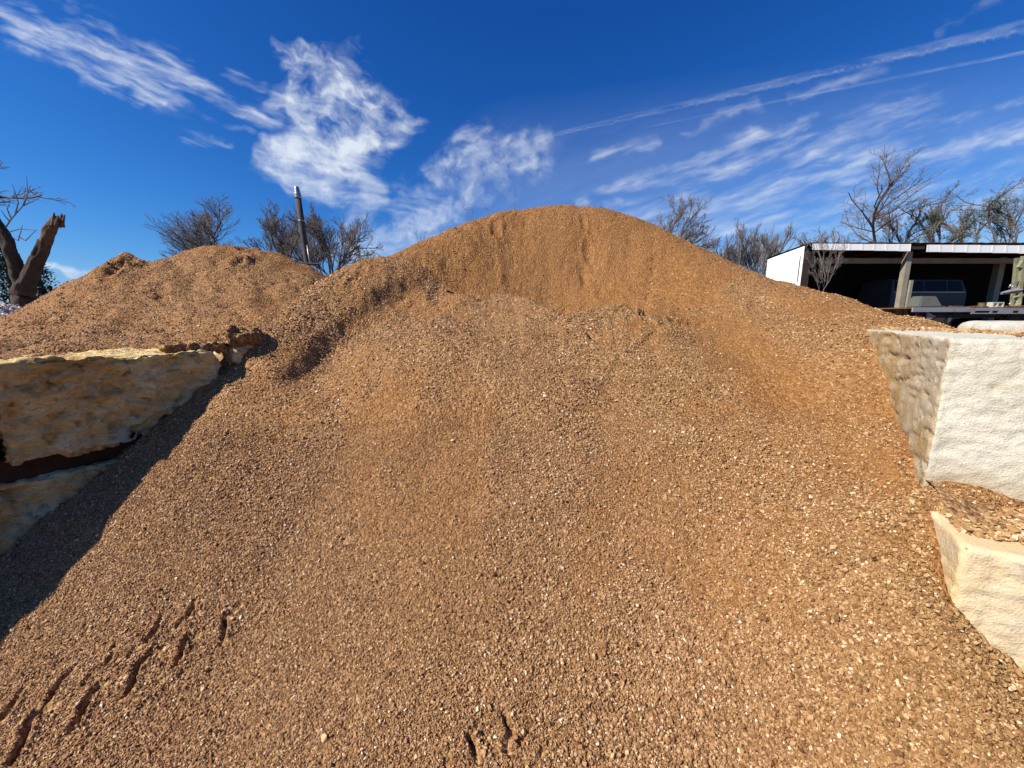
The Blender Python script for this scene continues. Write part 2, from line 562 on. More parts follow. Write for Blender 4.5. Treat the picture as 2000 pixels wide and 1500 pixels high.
def limestone_mat():
    m, n, b = make_mat('limestone')
    p = n.pos()
    mp = n.new('ShaderNodeMapping'); mp.inputs['Scale'].default_value = (1, 1, 1.7); n.l.new(p, mp.inputs[0])
    v = mp.outputs[0]
    base = n.ramp(n.noise(v, 6, 8, 0.66, 0.5), [(0.28, (0.56, 0.34, 0.10)), (0.42, (0.74, 0.51, 0.20)), (0.56, (0.84, 0.65, 0.31)), (0.75, (0.88, 0.75, 0.45))])
    rust = n.sstep(n.noise(v, 3.1, 8, 0.72, 1.0), 0.46, 0.62)
    c = n.mix(n.math('MULTIPLY', rust, 0.6), base, (0.52, 0.25, 0.06))
    rust2 = n.sstep(n.noise(v, 9, 6, 0.7, 0.6), 0.55, 0.68)
    c = n.mix(n.math('MULTIPLY', rust2, 0.45), c, (0.42, 0.175, 0.04))
    spots = n.sstep(n.noise(v, 19, 5, 0.65, 0.8), 0.62, 0.70)
    c = n.mix(n.math('MULTIPLY', spots, 0.8), c, (0.10, 0.04, 0.015))
    grey = n.sstep(n.noise(p, 2.3, 5, 0.65), 0.56, 0.68)
    c = n.mix(n.math('MULTIPLY', grey, 0.55), c, (0.80, 0.70, 0.50))
    n.l.new(c, b.inputs['Base Color'])
    h = n.math('ADD', n.noise(v, 22, 8, 0.72), n.math('MULTIPLY', n.sstep(n.voro(v, 26), 0.0, 0.35), 0.35))
    h = n.math('ADD', h, n.math('MULTIPLY', n.noise(v, 90, 4, 0.7), 0.3))
    n.l.new(n.bump(h, 1.0, 0.03), b.inputs['Normal'])
    b.inputs['Roughness'].default_value = 0.9
    return m


M_LIME = limestone_mat()


def concrete_mat(name, tint_low):
    """pale rough concrete; dust the colour of the gravel where it was piled against the bin face and the foot"""
    m, n, b = make_mat(name)
    p = n.pos()
    base = n.ramp(n.noise(p, 5, 9, 0.7, 0.3), [(0.25, (0.42, 0.385, 0.30)), (0.5, (0.52, 0.485, 0.39)), (0.75, (0.60, 0.57, 0.475))])
    pit = n.sstep(n.noise(p, 70, 5, 0.65), 0.58, 0.66)
    c = n.mix(n.math('MULTIPLY', pit, 0.6), base, (0.34, 0.29, 0.20))
    blot = n.sstep(n.noise(p, 2.4, 6, 0.7, 0.8), 0.50, 0.66)
    c = n.mix(n.math('MULTIPLY', blot, 0.35), c, (0.44, 0.425, 0.39))
    # dust stain carried by the vertex attribute 'stain'
    stn = n.new('ShaderNodeAttribute', attribute_type='GEOMETRY', attribute_name='stain').outputs['Fac']
    sn = n.math('MULTIPLY', stn, n.sstep(n.noise(p, 6, 7, 0.7, 0.5), 0.25, 0.65, 0.4, 1.1), clamp=True)
    c = n.mix(sn, c, tint_low)
    dust = n.sstep(n.noise(p, 3.2, 8, 0.75, 0.6), 0.52, 0.70)
    c = n.mix(n.math('MULTIPLY', dust, 0.25), c, (0.50, 0.38, 0.20))
    n.l.new(c, b.inputs['Base Color'])
    grain = n.voro(p, 120)
    h = n.math('ADD', n.noise(p, 75, 6, 0.8), n.math('MULTIPLY', n.noise(p, 16, 7, 0.75), 0.30))
    h = n.math('ADD', h, n.math('MULTIPLY', grain, 0.55))
    h = n.math('ADD', h, n.math('MULTIPLY', n.sstep(n.noise(p, 30, 5, 0.7), 0.58, 0.66), -0.45))
    h = n.math('ADD', h, n.math('MULTIPLY', pit, -0.3))
    n.l.new(n.bump(h, 0.45, 0.010), b.inputs['Normal'])
    b.inputs['Roughness'].default_value = 0.92
    return m


M_CONC = concrete_mat('concrete', (0.33, 0.215, 0.085))
M_CONC_LOW = concrete_mat('weathered_concrete', (0.62, 0.45, 0.235))


def ground_mat():
    m, n, b = make_mat('dirt_ground')
    p = n.pos()
    c = n.ramp(n.noise(p, 0.4, 8, 0.65), [(0.3, (0.13, 0.075, 0.036)), (0.5, (0.19, 0.12, 0.065)), (0.7, (0.21, 0.16, 0.085))])
    n.l.new(c, b.inputs['Base Color'])
    n.l.new(n.bump(n.noise(p, 25, 6, 0.7), 0.6, 0.03), b.inputs['Normal'])
    b.inputs['Roughness'].default_value = 0.95
    return m


M_GROUND = ground_mat()

# ------------------------------------------------------------------ ground
def ground_z(x, y):
    s, t = st(x, y)
    rise = ss(np.asarray(y), 6.5, 13.0) * 1.15
    return rise + 0.05 * fbm(np.asarray(x) * 0.2, np.asarray(y) * 0.2, seed=90, oct=3)


rr = np.concatenate([[0.0], np.geomspace(1.0, 3000, 60)]); aa = np.linspace(0, 2 * np.pi, 97)[:-1]
V = [(0, 0, float(ground_z(0, 0)))]
for r in rr[1:]:
    gxs, gys = r * np.cos(aa), r * np.sin(aa)
    V += list(zip(gxs, gys, ground_z(gxs, gys) - 0.04))
F = []
for j in range(96):
    F.append((0, 1 + j, 1 + (j + 1) % 96))
for i in range(len(rr) - 2):
    a0, b0 = 1 + i * 96, 1 + (i + 1) * 96
    for j in range(96):
        k = (j + 1) % 96
        F.append((a0 + j, b0 + j, b0 + k, a0 + k))
g = link('ground', mesh('ground', V, F), M_GROUND, smooth=True)
tag(g, 'bare brown dirt yard running out to the trees', None, kind='structure')

# ------------------------------------------------------------------ the big heap in the bin
SIL = [(500, 680, 3.0), (530, 636, 3.3), (560, 602, 3.55), (630, 548, 4.1), (700, 514, 4.55), (760, 490, 4.9), (850, 455, 5.3), (920, 428, 5.6), (1000, 410, 5.9), (1080, 402, 6.1),
       (1160, 405, 6.1), (1220, 415, 6.05), (1300, 450, 5.8), (1400, 500, 5.4), (1500, 545, 4.9), (1545, 557, 4.7), (1640, 580, 4.15), (1720, 610, 3.6), (1815, 633, 3.0)]
ctrl = []
for px, py, Y in SIL:
    p = at(px, py, Y); ctrl.append(p)
    back = np.array(at(px, py, Y + 1.3)); back[2] = p[2] - 0.62; ctrl.append(back)
    b2 = np.array(at(px, py, Y + 3.0)); b2[2] = max(p[2] - 1.75, 0.3); ctrl.append(b2)
# where the heap meets the left wall
for px, py in ((0, 1080), (100, 1000), (200, 930), (290, 850), (360, 790), (415, 742), (470, 716)):
    ctrl.append(on_t(px, py, T_L))
# where it meets the right wall and the block ends
for px, py in ((1690, 652), (1730, 752), (1775, 850), (1822, 940)):
    ctrl.append(on_t(px, py, T_R))
for px, py in ((1838, 1030), (1850, 1100), (1882, 1195)):
    ctrl.append(on_t(px, py, 0.69))
ctrl.append(on_s(2000, 1288, 1.85)); ctrl.append(on_s(1940, 1235, 1.85))
# apron and toe
for x, y, z in ((0, 1.05, -1.53), (0, 1.5, -1.27), (0, 2.15, -0.80), (0, 3.0, -0.28), (0.05, 4.15, 0.19),
                (-1.0, 1.1, -1.50), (-1.0, 1.6, -1.27), (-1.0, 2.3, -0.76), (-1.1, 3.1, -0.20),
                (-1.9, 1.2, -1.46), (-1.9, 1.75, -1.13), (-1.95, 2.3, -0.70), (-2.6, 1.2, -1.48), (-0.0, 0.3, -1.57), (-2.5, 0.3, -1.58), (2.5, 0.3, -1.5),
                (1.0, 1.1, -1.42), (1.0, 1.6, -1.1), (1.0, 2.3, -0.68), (1.2, 3.2, -0.2), (1.75, 1.1, -1.22), (2.1, 0.8, -1.35)):
    ctrl.append(np.array([x, y, E + z]))
for px, py, Y in ((860, 545, 4.45), (990, 578, 4.2), (1110, 640, 3.62), (1200, 622, 3.75), (1300, 632, 3.65), (1450, 640, 3.45), (1600, 700, 2.72), (1450, 760, 2.62), (1600, 880, 2.0), (1500, 900, 2.05), (1700, 800, 2.2), (1740, 960, 1.68),
                  (700, 660, 3.4), (640, 720, 3.05), (1000, 480, 5.3), (1150, 500, 5.25), (1300, 540, 4.8), (1400, 580, 4.2), (1560, 620, 3.6), (800, 600, 3.9)):
    ctrl.append(at(px, py, Y))
# off-frame: the tail runs out to the right past the block ends, and down behind the walls
for s, t, z in ((1.2, 1.6, -1.5), (1.8, 1.8, -1.45), (0.4, 1.6, -1.55), (4.6, 1.5, -0.35), (6.0, 1.8, -0.6)):
    X, Y_ = xy(s, t); ctrl.append(np.array([X, Y_, E + z]))
heap_tps = TPS(ctrl, 1e-4)

def ground_pt(px, py, z):
    d = px_dir(px, py); k = (z - E) / d[2]
    return d[0] * k, d[1] * k


def seat(px, py):
    """plan point where the heap is seen at a pixel (march along the ray)"""
    d = px_dir(px, py); d = d / d[1]
    Y = np.linspace(0.5, 7, 400)
    h = heap_tps(d[0] * Y, Y) - (E + d[2] * Y)
    i = int(np.argmax(h > 0))
    return d[0] * Y[i], Y[i]


CREASE = [seat(*q) for q in ((520, 765), (560, 742), (610, 690), (660, 640), (720, 600), (790, 556), (850, 524))]
CRACK = [seat(*q) for q in ((835, 530), (866, 540), (880, 572), (910, 590), (985, 575), (1050, 602), (1105, 642), (1165, 618), (1215, 610), (1250, 634), (1295, 622), (1345, 660), (1440, 760), (1540, 880), (1600, 950))]
BOWL, BOWL2 = seat(1085, 560), seat(905, 545)
GULLY = [seat(*q) for q in ((1380, 620), (1450, 690), (1560, 790), (1660, 890), (1770, 1000), (1800, 1060))]


PRINTS = []   # tyre lug marks and a boot print: (polyline, width, depth)
for pts, w, dp in (
        ([(18, 1500), (40, 1462), (52, 1440), (56, 1418), (80, 1398), (112, 1376)], .010, .042), ([(135, 1442), (152, 1416), (165, 1390), (170, 1366), (192, 1350), (212, 1338)], .010, .042),
        ([(243, 1372), (258, 1345), (268, 1320), (270, 1300), (292, 1288), (318, 1280)], .010, .042), ([(343, 1310), (354, 1290), (361, 1270), (362, 1252), (380, 1243), (398, 1236)], .0095, .038),
        ([(430, 1254), (438, 1238), (440, 1222), (438, 1210), (452, 1200), (470, 1188)], .009, .034),
        ([(92, 1376), (112, 1350), (130, 1328), (150, 1300)], .009, .034), ([(190, 1320), (206, 1302), (220, 1284), (229, 1260)], .0085, .032), ([(284, 1264), (300, 1244), (312, 1228), (320, 1210)], .0085, .03), ([(366, 1212), (376, 1198), (382, 1182)], .008, .026),
        ([(0, 1412), (18, 1388), (34, 1368), (52, 1350)], .0095, .036), ([(44, 1420), (62, 1402), (74, 1390)], .007, .018),
        ([(60, 1322), (88, 1310), (130, 1290)], .006, .012), ([(250, 1290), (262, 1278), (272, 1270)], .007, .018), ([(340, 1232), (360, 1222), (396, 1204)], .007, .018), ([(160, 1342), (174, 1330), (186, 1316)], .007, .018),
        ([(912, 1438), (920, 1452), (925, 1468), (934, 1500)], .010, .034), ([(934, 1412), (931, 1424), (922, 1434), (914, 1440)], .008, .02), ([(982, 1396), (988, 1414), (998, 1432), (992, 1448), (990, 1465), (1000, 1490)], .0095, .030),
        ([(1036, 1422), (1030, 1436), (1016, 1452), (1000, 1434)], .008, .02), ([(1062, 1474), (1052, 1486), (1045, 1500)], .009, .024), ([(876, 1480), (874, 1490), (872, 1500)], .009, .022)):
    PRINTS.append(([seat(*q) for q in pts], w, dp))
for k in range(9):   # a faint second row of lugs further to the right
    a_ = (500 + k * 26 - 230, 1395 - k * 21)
    PRINTS.append(([seat(a_[0], a_[1]), seat(a_[0] + 34, a_[1] - 30)], .010, .010))

PITS = []  # dark clods and slumps: (centre, radius, depth)
for px, py, Y, r, dp in ((968, 440, 5.6, .10, .10), (1150, 485, 5.3, .09, .09), (1140, 520, 5.1, .08, .07), (1170, 545, 5.0, .07, .05), (708, 540, 4.35, .07, .05), (690, 560, 4.2, .06, .04),
                         (850, 575, 4.2, .09, .05), (805, 470, 5.2, .1, .07), (1140, 440, 5.7, .07, .06), (1430, 545, 4.9, .1, .05)):
    PITS.append((seat(px, py), r, dp * (0.45 if px < 1250 else 0.2)))


def heap_fine(x, y):
    """0 = coarse chips, 1 = golden fines"""
    d, sd, par = pdist(x, y, CRACK)
    above = np.where(sd > 0, 1.0, -1.0)                       # left of the walk = uphill side
    scarp = ss(d * above, 0.02, 0.16) * ss(y, 2.6, 3.6)
    dg, _, _ = pdist(x, y, GULLY)
    gully = (1 - ss(dg + 0.16 * fbm(x * 3, y * 3, seed=5), 0.10, 0.42)) * ss(y, 1.35, 1.8)
    s, t = st(x, y)
    rightwing = ss(t, -0.35, 0.25) * ss(s, 2.6, 3.6)
    f = np.maximum(scarp * (1 - 0.75 * rightwing), gully)
    strip = 0.9 * (1 - ss(T_R - t + 0.1 * fbm(x * 4, y * 4, seed=33), 0.04, 0.32)) * ss(s, 1.9, 2.3) * (1 - ss(s, 3.0, 3.5))
    f = np.maximum(f, strip)
    patch = ss(fbm(x * 2.4 + 3, y * 1.3, seed=31, oct=5), 0.02, 0.38) * 0.8 * ss(y + 0.3 * x, 1.1, 1.9)
    return np.clip(np.maximum(f, patch) + 0.18 * fbm(x * 6, y * 6, seed=8, oct=3), 0, 1)


def heap_z(x, y, detail=True):
    x = np.asarray(x, float); y = np.asarray(y, float)
    z = heap_tps(x, y)
    s, t = st(x, y)
    # shoulder bank left of the crease stands proud of the apron
    d, sd, par = pdist(x, y, CREASE)
    wgt = ss(par, 0.0, 0.15) * (1 - ss(par, 0.80, 1.0)) if True else 1
    wob = 0.05 * fbm(x * 5, y * 5, seed=41)
    z = z + 0.08 * wgt * (ss(sd * d + wob, -0.10, 0.06) - 0.22) * np.exp(-(d / 0.45) ** 2)
    # slumped apron: small lip below the crack
    d, sd, par = pdist(x + 0.04 * fbm(x * 7, y * 7, seed=43), y + 0.04 * fbm(x * 7, y * 7, seed=44), CRACK)
    wc = (1 - ss(par, 0.52, 0.82))
    low = sd < 0
    z = z + wc * np.where(low, 0.115 * np.exp(-d / 0.36), -0.15 * np.exp(-d / 0.42))
    bx, by = BOWL
    z = z - 0.24 * np.exp(-((x - bx + 0.25 * (y - by)) / 0.95) ** 2 - ((y - by) / 0.50) ** 2)
    z = z - 0.15 * np.exp(-((x - BOWL2[0]) / 0.42) ** 2 - ((y - BOWL2[1]) / 0.36) ** 2)
    dg, _, _ = pdist(x, y, GULLY)
    z = z - 0.06 * np.exp(-(dg / 0.32) ** 2)
    for (c, r, dp) in PITS:
        ddx, ddy = x - c[0], y - c[1]
        q = np.hypot(ddx * 1.5, ddy * 0.7) / r + 0.8 * fbm(x * 11, y * 11, seed=51)
        q = np.clip(q, 0, 9)
        z = z - dp * np.exp(-(np.clip(q, 0, 9)) ** 3) + dp * 0.35 * np.exp(-((q - 1.5) / 0.4) ** 2)
    if detail:
        up = ss(y, 2.2, 4.2)
        z = z + 0.055 * fbm(x * 1.1, y * 1.1, seed=61, oct=3) * ss(y, 1.0, 2.5)
        z = z + 0.016 * fbm(x * 4.2, y * 4.2, seed=62, oct=3)
        # rills and clods on the upper face, running down the slope
        az = np.arctan2(x, y)
        rill = fbm(az * 22 + 0.25 * fbm(x * 2, y * 2, seed=64), y * 0.9, seed=63, oct=4)
        z = z + up * 0.020 * rill
        cl_ = np.abs(fbm(x * 7, y * 7, seed=65, oct=3))
        z = z - up * 0.018 * ss(cl_, 0.35, 0.7)
        fl = fbm(az * 9 + 0.5 * fbm(x, y, seed=67), y * 0.5, seed=68, oct=3)
        z = z + up * 0.03 * (np.abs(fl) - 0.25)
        # rough clods on the left shoulder
        sh = ss(-t, 1.9, 2.5) * ss(s, 1.4, 2.0) * (1 - ss(s, 4.2, 5.2))
        z = z + sh * (0.035 * np.abs(fbm(x * 5.5, y * 5.5, seed=66, oct=4)) - 0.015)
        for poly, w, dp in PRINTS:
            pa = np.array(poly)
            m = (x > pa[:, 0].min() - 0.2) & (x < pa[:, 0].max() + 0.2) & (y > pa[:, 1].min() - 0.2) & (y < pa[:, 1].max() + 0.2)
            if not m.any():
                continue
            dd, sdd, pp = pdist(x[m], y[m], poly)
            dd = np.maximum(dd + 0.006 * fbm(x[m] * 45, y[m] * 45, seed=71, oct=2), 0)
            fade = ss(pp, -0.02, 0.15) * (1 - 0.75 * ss(pp, 0.55, 1.0)) * (0.75 + 0.5 * fbm(x[m] * 30, y[m] * 30, seed=72, oct=2))
            z[m] = z[m] + fade * (-dp * np.exp(-(dd / w) ** 4) + 0.30 * dp * np.exp(-((dd - 2.2 * w) / (1.0 * w)) ** 2))
    # behind the left wall and beyond the right wall the heap runs out
    z = z - ss(-t, 3.45, 4.4) * (1 - ss(s, 1.3, 2.3)) * 2.2
    z = z - ss(t, 1.75, 3.2) * 1.6
    return np.maximum(z, ground_z(x, y) - 0.12)


def tensor_mesh(name, xs, ys, zf, ff=None, mat=None, **kw):
    X, Y = np.meshgrid(xs, ys)
    Z = zf(X.ravel(), Y.ravel()).reshape(X.shape)
    nx, ny = len(xs), len(ys)
    i = np.arange(nx * ny).reshape(ny, nx)
    F = np.stack([i[:-1, :-1].ravel(), i[:-1, 1:].ravel(), i[1:, 1:].ravel(), i[1:, :-1].ravel()], 1)
    me = mesh_np(name, np.stack([X.ravel(), Y.ravel(), Z.ravel()], 1), F)
    at_ = me.attributes.new('fine', 'FLOAT', 'POINT')
    at_.data.foreach_set('value', (ff(X.ravel(), Y.ravel()) if ff else np.zeros(X.size)).astype(np.float32))
    return link(name, me, mat, smooth=True, **kw)


def lookup(xs, ys, o):
    """bilinear height and attribute lookup on a tensor mesh"""
    n = len(xs) * len(ys)
    co = np.empty(n * 3, np.float32); o.data.vertices.foreach_get('co', co)
    Z = co.reshape(-1, 3)[:, 2].astype(float).reshape(len(ys), len(xs))
    at_ = np.empty(n, np.float32); o.data.attributes['fine'].data.foreach_get('value', at_)
    A = at_.astype(float).reshape(len(ys), len(xs))

    def get(G):
        def f(x, y):
            i = np.clip(np.searchsorted(xs, x) - 1, 0, len(xs) - 2); j = np.clip(np.searchsorted(ys, y) - 1, 0, len(ys) - 2)
            u = np.clip((x - xs[i]) / (xs[i + 1] - xs[i]), 0, 1); v = np.clip((y - ys[j]) / (ys[j + 1] - ys[j]), 0, 1)
            return (G[j, i] * (1 - u) + G[j, i + 1] * u) * (1 - v) + (G[j + 1, i] * (1 - u) + G[j + 1, i + 1] * u) * v
        return f
    return get(Z), get(A)


def graded(a, b, d0, d1):
    v = [a]
    while v[-1] < b:
        f = (v[-1] - a) / (b - a)
        v.append(v[-1] + d0 + (d1 - d0) * f)
    return np.array(v)


hx = np.concatenate([np.arange(-4.6, -1.9, 0.0165), np.arange(-1.9, -0.55, 0.0055), np.arange(-0.55, -0.2, 0.0165), np.arange(-0.2, 0.15, 0.0055), np.arange(0.15, 5.6, 0.0165)])
hy = np.concatenate([np.arange(0.25, 0.85, 0.02), np.arange(0.85, 1.7, 0.0062), graded(1.7, 9.2, 0.0105, 0.036)])
heap = tensor_mesh('gravel_heap', hx, hy, heap_z, heap_fine, M_HEAP)
heap_zl, heap_fl = lookup(hx, hy, heap)
tag(heap, 'tall tan crushed granite heap filling the bin between the two block walls', 'gravel heap', 'gravel heaps')

# ------------------------------------------------------------------ neighbouring heap behind the left wall
SIL2 = [(-140, 690, 4.0), (-60, 652, 4.1), (0, 627, 4.2), (60, 592, 4.4), (150, 546, 4.7), (220, 507, 4.9), (242, 501, 5.0), (272, 511, 5.1), (300, 517, 5.2), (332, 503, 5.4), (400, 483, 5.6), (450, 481, 5.8),
        (482, 490, 5.9), (522, 495, 6.0), (562, 506, 6.1), (602, 526, 6.2), (642, 549, 6.3), (700, 585, 6.4)]
c2 = []
for px, py, Y in SIL2:
    p = at(px, py, Y); c2.append(p)
    b1 = np.array(at(px, py, Y + 1.2)); b1[2] = p[2] - 0.6; c2.append(b1)
    b2 = np.array(at(px, py, Y + 2.6)); b2[2] = max(p[2] - 1.5, 0.5); c2.append(b2)
for px in (-200, -80, 60, 160, 260, 360, 420):
    p = on_t(px, 700 - (max(px, 0)) * 0.062, -3.75); p[2] = TOP_L + 0.015; c2.append(p)
    p = on_t(px, 690 - (max(px, 0)) * 0.062, -3.45); p[2] = TOP_L - 0.03; c2.append(p)
for px, py, Y in ((60, 650, 3.3), (200, 600, 3.8), (350, 580, 4.3), (500, 570, 4.6), (480, 640, 3.6), (560, 590, 4.4)):
    c2.append(at(px, py, Y))
for s, t, z in ((2.0, -3.3, -0.25), (2.8, -3.2, -0.2), (3.6, -3.2, -0.05)):
    X, Y_ = xy(s, t); c2.append(np.array([X, Y_, E + z]))
heap2_tps = TPS(c2, 1e-4)
PITS2 = [(at(px, py, Y)[:2], r, dp) for px, py, Y, r, dp in ((236, 530, 4.75, .12, .12), (228, 560, 4.55, .10, .08), (474, 530, 5.3, .08, .12), (470, 545, 5.15, .08, .09), (478, 500, 5.7, .09, .08), (650, 556, 5.9, .07, .06), (310, 592, 4.2, .05, .05), (150, 610, 3.9, .10, .05), (90, 640, 3.5, .1, .05))]


def heap2_z(x, y):
    x = np.asarray(x, float); y = np.asarray(y, float)
    z = heap2_tps(x, y)
    s, t = st(x, y)
    for (c, r, dp) in PITS2:
        q = np.clip(np.hypot((x - c[0]) * 1.3, (y - c[1]) * 0.8) / r + 0.9 * fbm(x * 9, y * 9, seed=151), 0, 9)
        z = z - 0.65 * dp * np.exp(-np.clip(q, 0, 9) ** 3) + dp * 0.4 * np.exp(-((q - 1.5) / 0.4) ** 2)
    z = z + 0.05 * fbm(x * 1.3, y * 1.3, seed=161, oct=3) + 0.03 * fbm(x * 4, y * 4, seed=162, oct=4) - 0.03 * ss(np.abs(fbm(x * 6, y * 6, seed=165, oct=3)), 0.3, 0.7)
    rid = fbm((x * 0.8 + y * 0.6) * 5, (y * 0.8 - x * 0.6) * 1.2, seed=166, oct=4)
    z = z + 0.035 * rid
    z = z - ss(t, -3.62, -3.42) * (1 - ss(s, 1.35, 1.7)) * 3.0
    z = z - ss(t, -3.2, -2.4) * 2.5
    return np.maximum(z, ground_z(x, y) - 0.12)


def heap2_fine(x, y):
    return np.clip(0.62 + 0.9 * fbm(x * 1.5, y * 1.5, seed=170, oct=4), 0, 1)


hx, hy = np.arange(-9.0, -1.2, 0.028), graded(1.6, 9.5, 0.02, 0.04)
heap2 = tensor_mesh('gravel_heap', hx, hy, heap2_z, heap2_fine, M_HEAP)
heap2_zl, heap2_fl = lookup(hx, hy, heap2)
tag(heap2, 'lower brown gravel heap behind the limestone wall, in front of the bare shrubs', 'gravel heap', 'gravel heaps')

# pale heap at the far left
pc = at(-25, 640, 8.5)


def heap3_z(x, y):
    q = np.hypot((x - pc[0]) / 1.9, (y - pc[1]) / 1.9)
    top = at(5, 573, 8.5)[2]
    z = top - 0.9 * np.sqrt(q * q + 0.05) + 0.05 * fbm(x * 2, y * 2, seed=201) + 0.03 * fbm(x * 8, y * 8, seed=202)
    return np.maximum(z, ground_z(x, y) - 0.1)


heap3 = tensor_mesh('gravel_heap', np.arange(pc[0] - 3.2, pc[0] + 3.2, 0.045), np.arange(pc[1] - 3.0, pc[1] + 3.0, 0.045), heap3_z, None, M_HEAP_PALE)
tag(heap3, 'small pale pinkish white gravel heap below the broken tree trunk', 'gravel heap', 'gravel heaps')

# ------------------------------------------------------------------ stones: angular chips
def chip_mesh(name, seed, n=13):
    r = random.Random(seed)
    bm = bmesh.new()
    ax = (1.0, r.uniform(.68, .95), r.uniform(.42, .68))
    for _ in range(n):
        v = Vector((r.gauss(0, 1), r.gauss(0, 1), r.gauss(0, 1))).normalized()
        v *= r.uniform(0.82, 1.05)
        bm.verts.new((v.x * ax[0], v.y * ax[1], v.z * ax[2]))
    res = bmesh.ops.convex_hull(bm, input=bm.verts)
    bmesh.ops.delete(bm, geom=[e for e in res['geom_interior'] if isinstance(e, bmesh.types.BMVert)], context='VERTS')
    bmesh.ops.recalc_face_normals(bm, faces=bm.faces)
    me = bpy.data.meshes.new(name); bm.to_mesh(me); bm.free()
    return me


CHIPS = [chip_mesh('stone', 300 + i) for i in range(10)]
for c in CHIPS:
    c.materials.append(M_STONE1)


def surf_normals(zf, x, y, e=0.03):
    zx = (zf(x + e, y) - zf(x - e, y)) / (2 * e); zy = (zf(x, y + e) - zf(x, y - e)) / (2 * e)
    n = np.stack([-zx, -zy, np.ones_like(zx)], 1)
    return n / np.linalg.norm(n, axis=1, keepdims=True)


def chip_eulers(n, tilt, rg):
    """chips lie roughly flat on the slope, spun and tilted at random"""
    k = len(n)
    n = n + tilt * rg.normal(size=(k, 3)); n /= np.linalg.norm(n, axis=1, keepdims=True)
    a = rg.normal(size=(k, 3)); a -= (a * n).sum(1, keepdims=True) * n; a /= np.linalg.norm(a, axis=1, keepdims=True)
    b = np.cross(n, a)
    R = np.stack([a, b, n], 2)     # columns
    sy = -R[:, 2, 0]
    ey = np.arcsin(np.clip(sy, -1, 1)); ex = np.arctan2(R[:, 2, 1], R[:, 2, 2]); ez = np.arctan2(R[:, 1, 0], R[:, 0, 0])
    return np.stack([ex, ey, ez], 1)


def stone_tree(name, mat, sources):
    ng = bpy.data.node_groups.new(name, 'GeometryNodeTree')
    ng.interface.new_socket('Geometry', in_out='INPUT', socket_type='NodeSocketGeometry')
    ng.interface.new_socket('Geometry', in_out='OUTPUT', socket_type='NodeSocketGeometry')
    N, L = ng.nodes, ng.links
    gi = N.new('NodeGroupInput'); go = N.new('NodeGroupOutput')
    jn = N.new('GeometryNodeJoinGeometry')
    for o in sources:
        oi = N.new('GeometryNodeObjectInfo'); oi.inputs['Object'].default_value = o
        oi.transform_space = 'ORIGINAL'
        sm = N.new('GeometryNodeSetMaterial'); sm.inputs['Material'].default_value = mat
        L.new(oi.outputs['Geometry'], sm.inputs['Geometry'])
        gt = N.new('GeometryNodeGeometryToInstance'); L.new(sm.outputs[0], gt.inputs[0])
        L.new(gt.outputs[0], jn.inputs[0])
    ip = N.new('GeometryNodeInstanceOnPoints'); ip.inputs['Pick Instance'].default_value = True
    L.new(gi.outputs[0], ip.inputs['Points']); L.new(jn.outputs[0], ip.inputs['Instance'])

    def attr(nm, typ):
        a = N.new('GeometryNodeInputNamedAttribute'); a.data_type = typ; a.inputs['Name'].default_value = nm
        return a.outputs[0]
    er = N.new('FunctionNodeEulerToRotation'); L.new(attr('eul', 'FLOAT_VECTOR'), er.inputs[0])
    L.new(er.outputs[0], ip.inputs['Rotation'])
    L.new(attr('size', 'FLOAT'), ip.inputs['Scale'])
    L.new(attr('pick', 'INT'), ip.inputs['Instance Index'])
    L.new(ip.outputs[0], go.inputs[0])
    return ng


def scatter(name, parent, P, eul, size, tint, tree, label=None):
    me = bpy.data.meshes.new(name)
    me.vertices.add(len(P)); me.vertices.foreach_set('co', np.asarray(P, np.float32).ravel())
    for nm, typ, data, key in (('eul', 'FLOAT_VECTOR', eul, 'vector'), ('size', 'FLOAT', size, 'value'), ('tint', 'FLOAT', tint, 'value'),
                               ('gold', 'FLOAT', np.clip(ss(P[:, 0], 0.3, 1.7) + 0.5 * fbm(P[:, 0] * 1.1, P[:, 1] * 1.1, seed=88, oct=3), 0, 1), 'value')):
        a = me.attributes.new(nm, typ, 'POINT'); a.data.foreach_set(key, np.asarray(data, np.float32).ravel())
    a = me.attributes.new('pick', 'INT', 'POINT'); a.data.foreach_set('value', rng.integers(0, 10, len(P)).astype(np.int32))
    o = bpy.data.objects.new(name, me); COL.objects.link(o); o.parent = parent
    md = o.modifiers.new('stones', 'NODES'); md.node_group = tree
    o['kind'] = 'stuff'
    if label: o['label'] = label
    return o


def in_view(x, y, z, pad=60):
    yy = np.maximum(y, 1e-3); v_ = (z - E)
    c, s_ = math.cos(PITCH), math.sin(PITCH)
    dep = y * c - v_ * s_; up = y * s_ + v_ * c
    px = 1000 + FPX * x / np.maximum(dep, 1e-3); py = 750 - FPX * up / np.maximum(dep, 1e-3)
    return (dep > 0.05) & (px > -pad) & (px < 2000 + pad) & (py > -pad) & (py < 1500 + pad), px, py


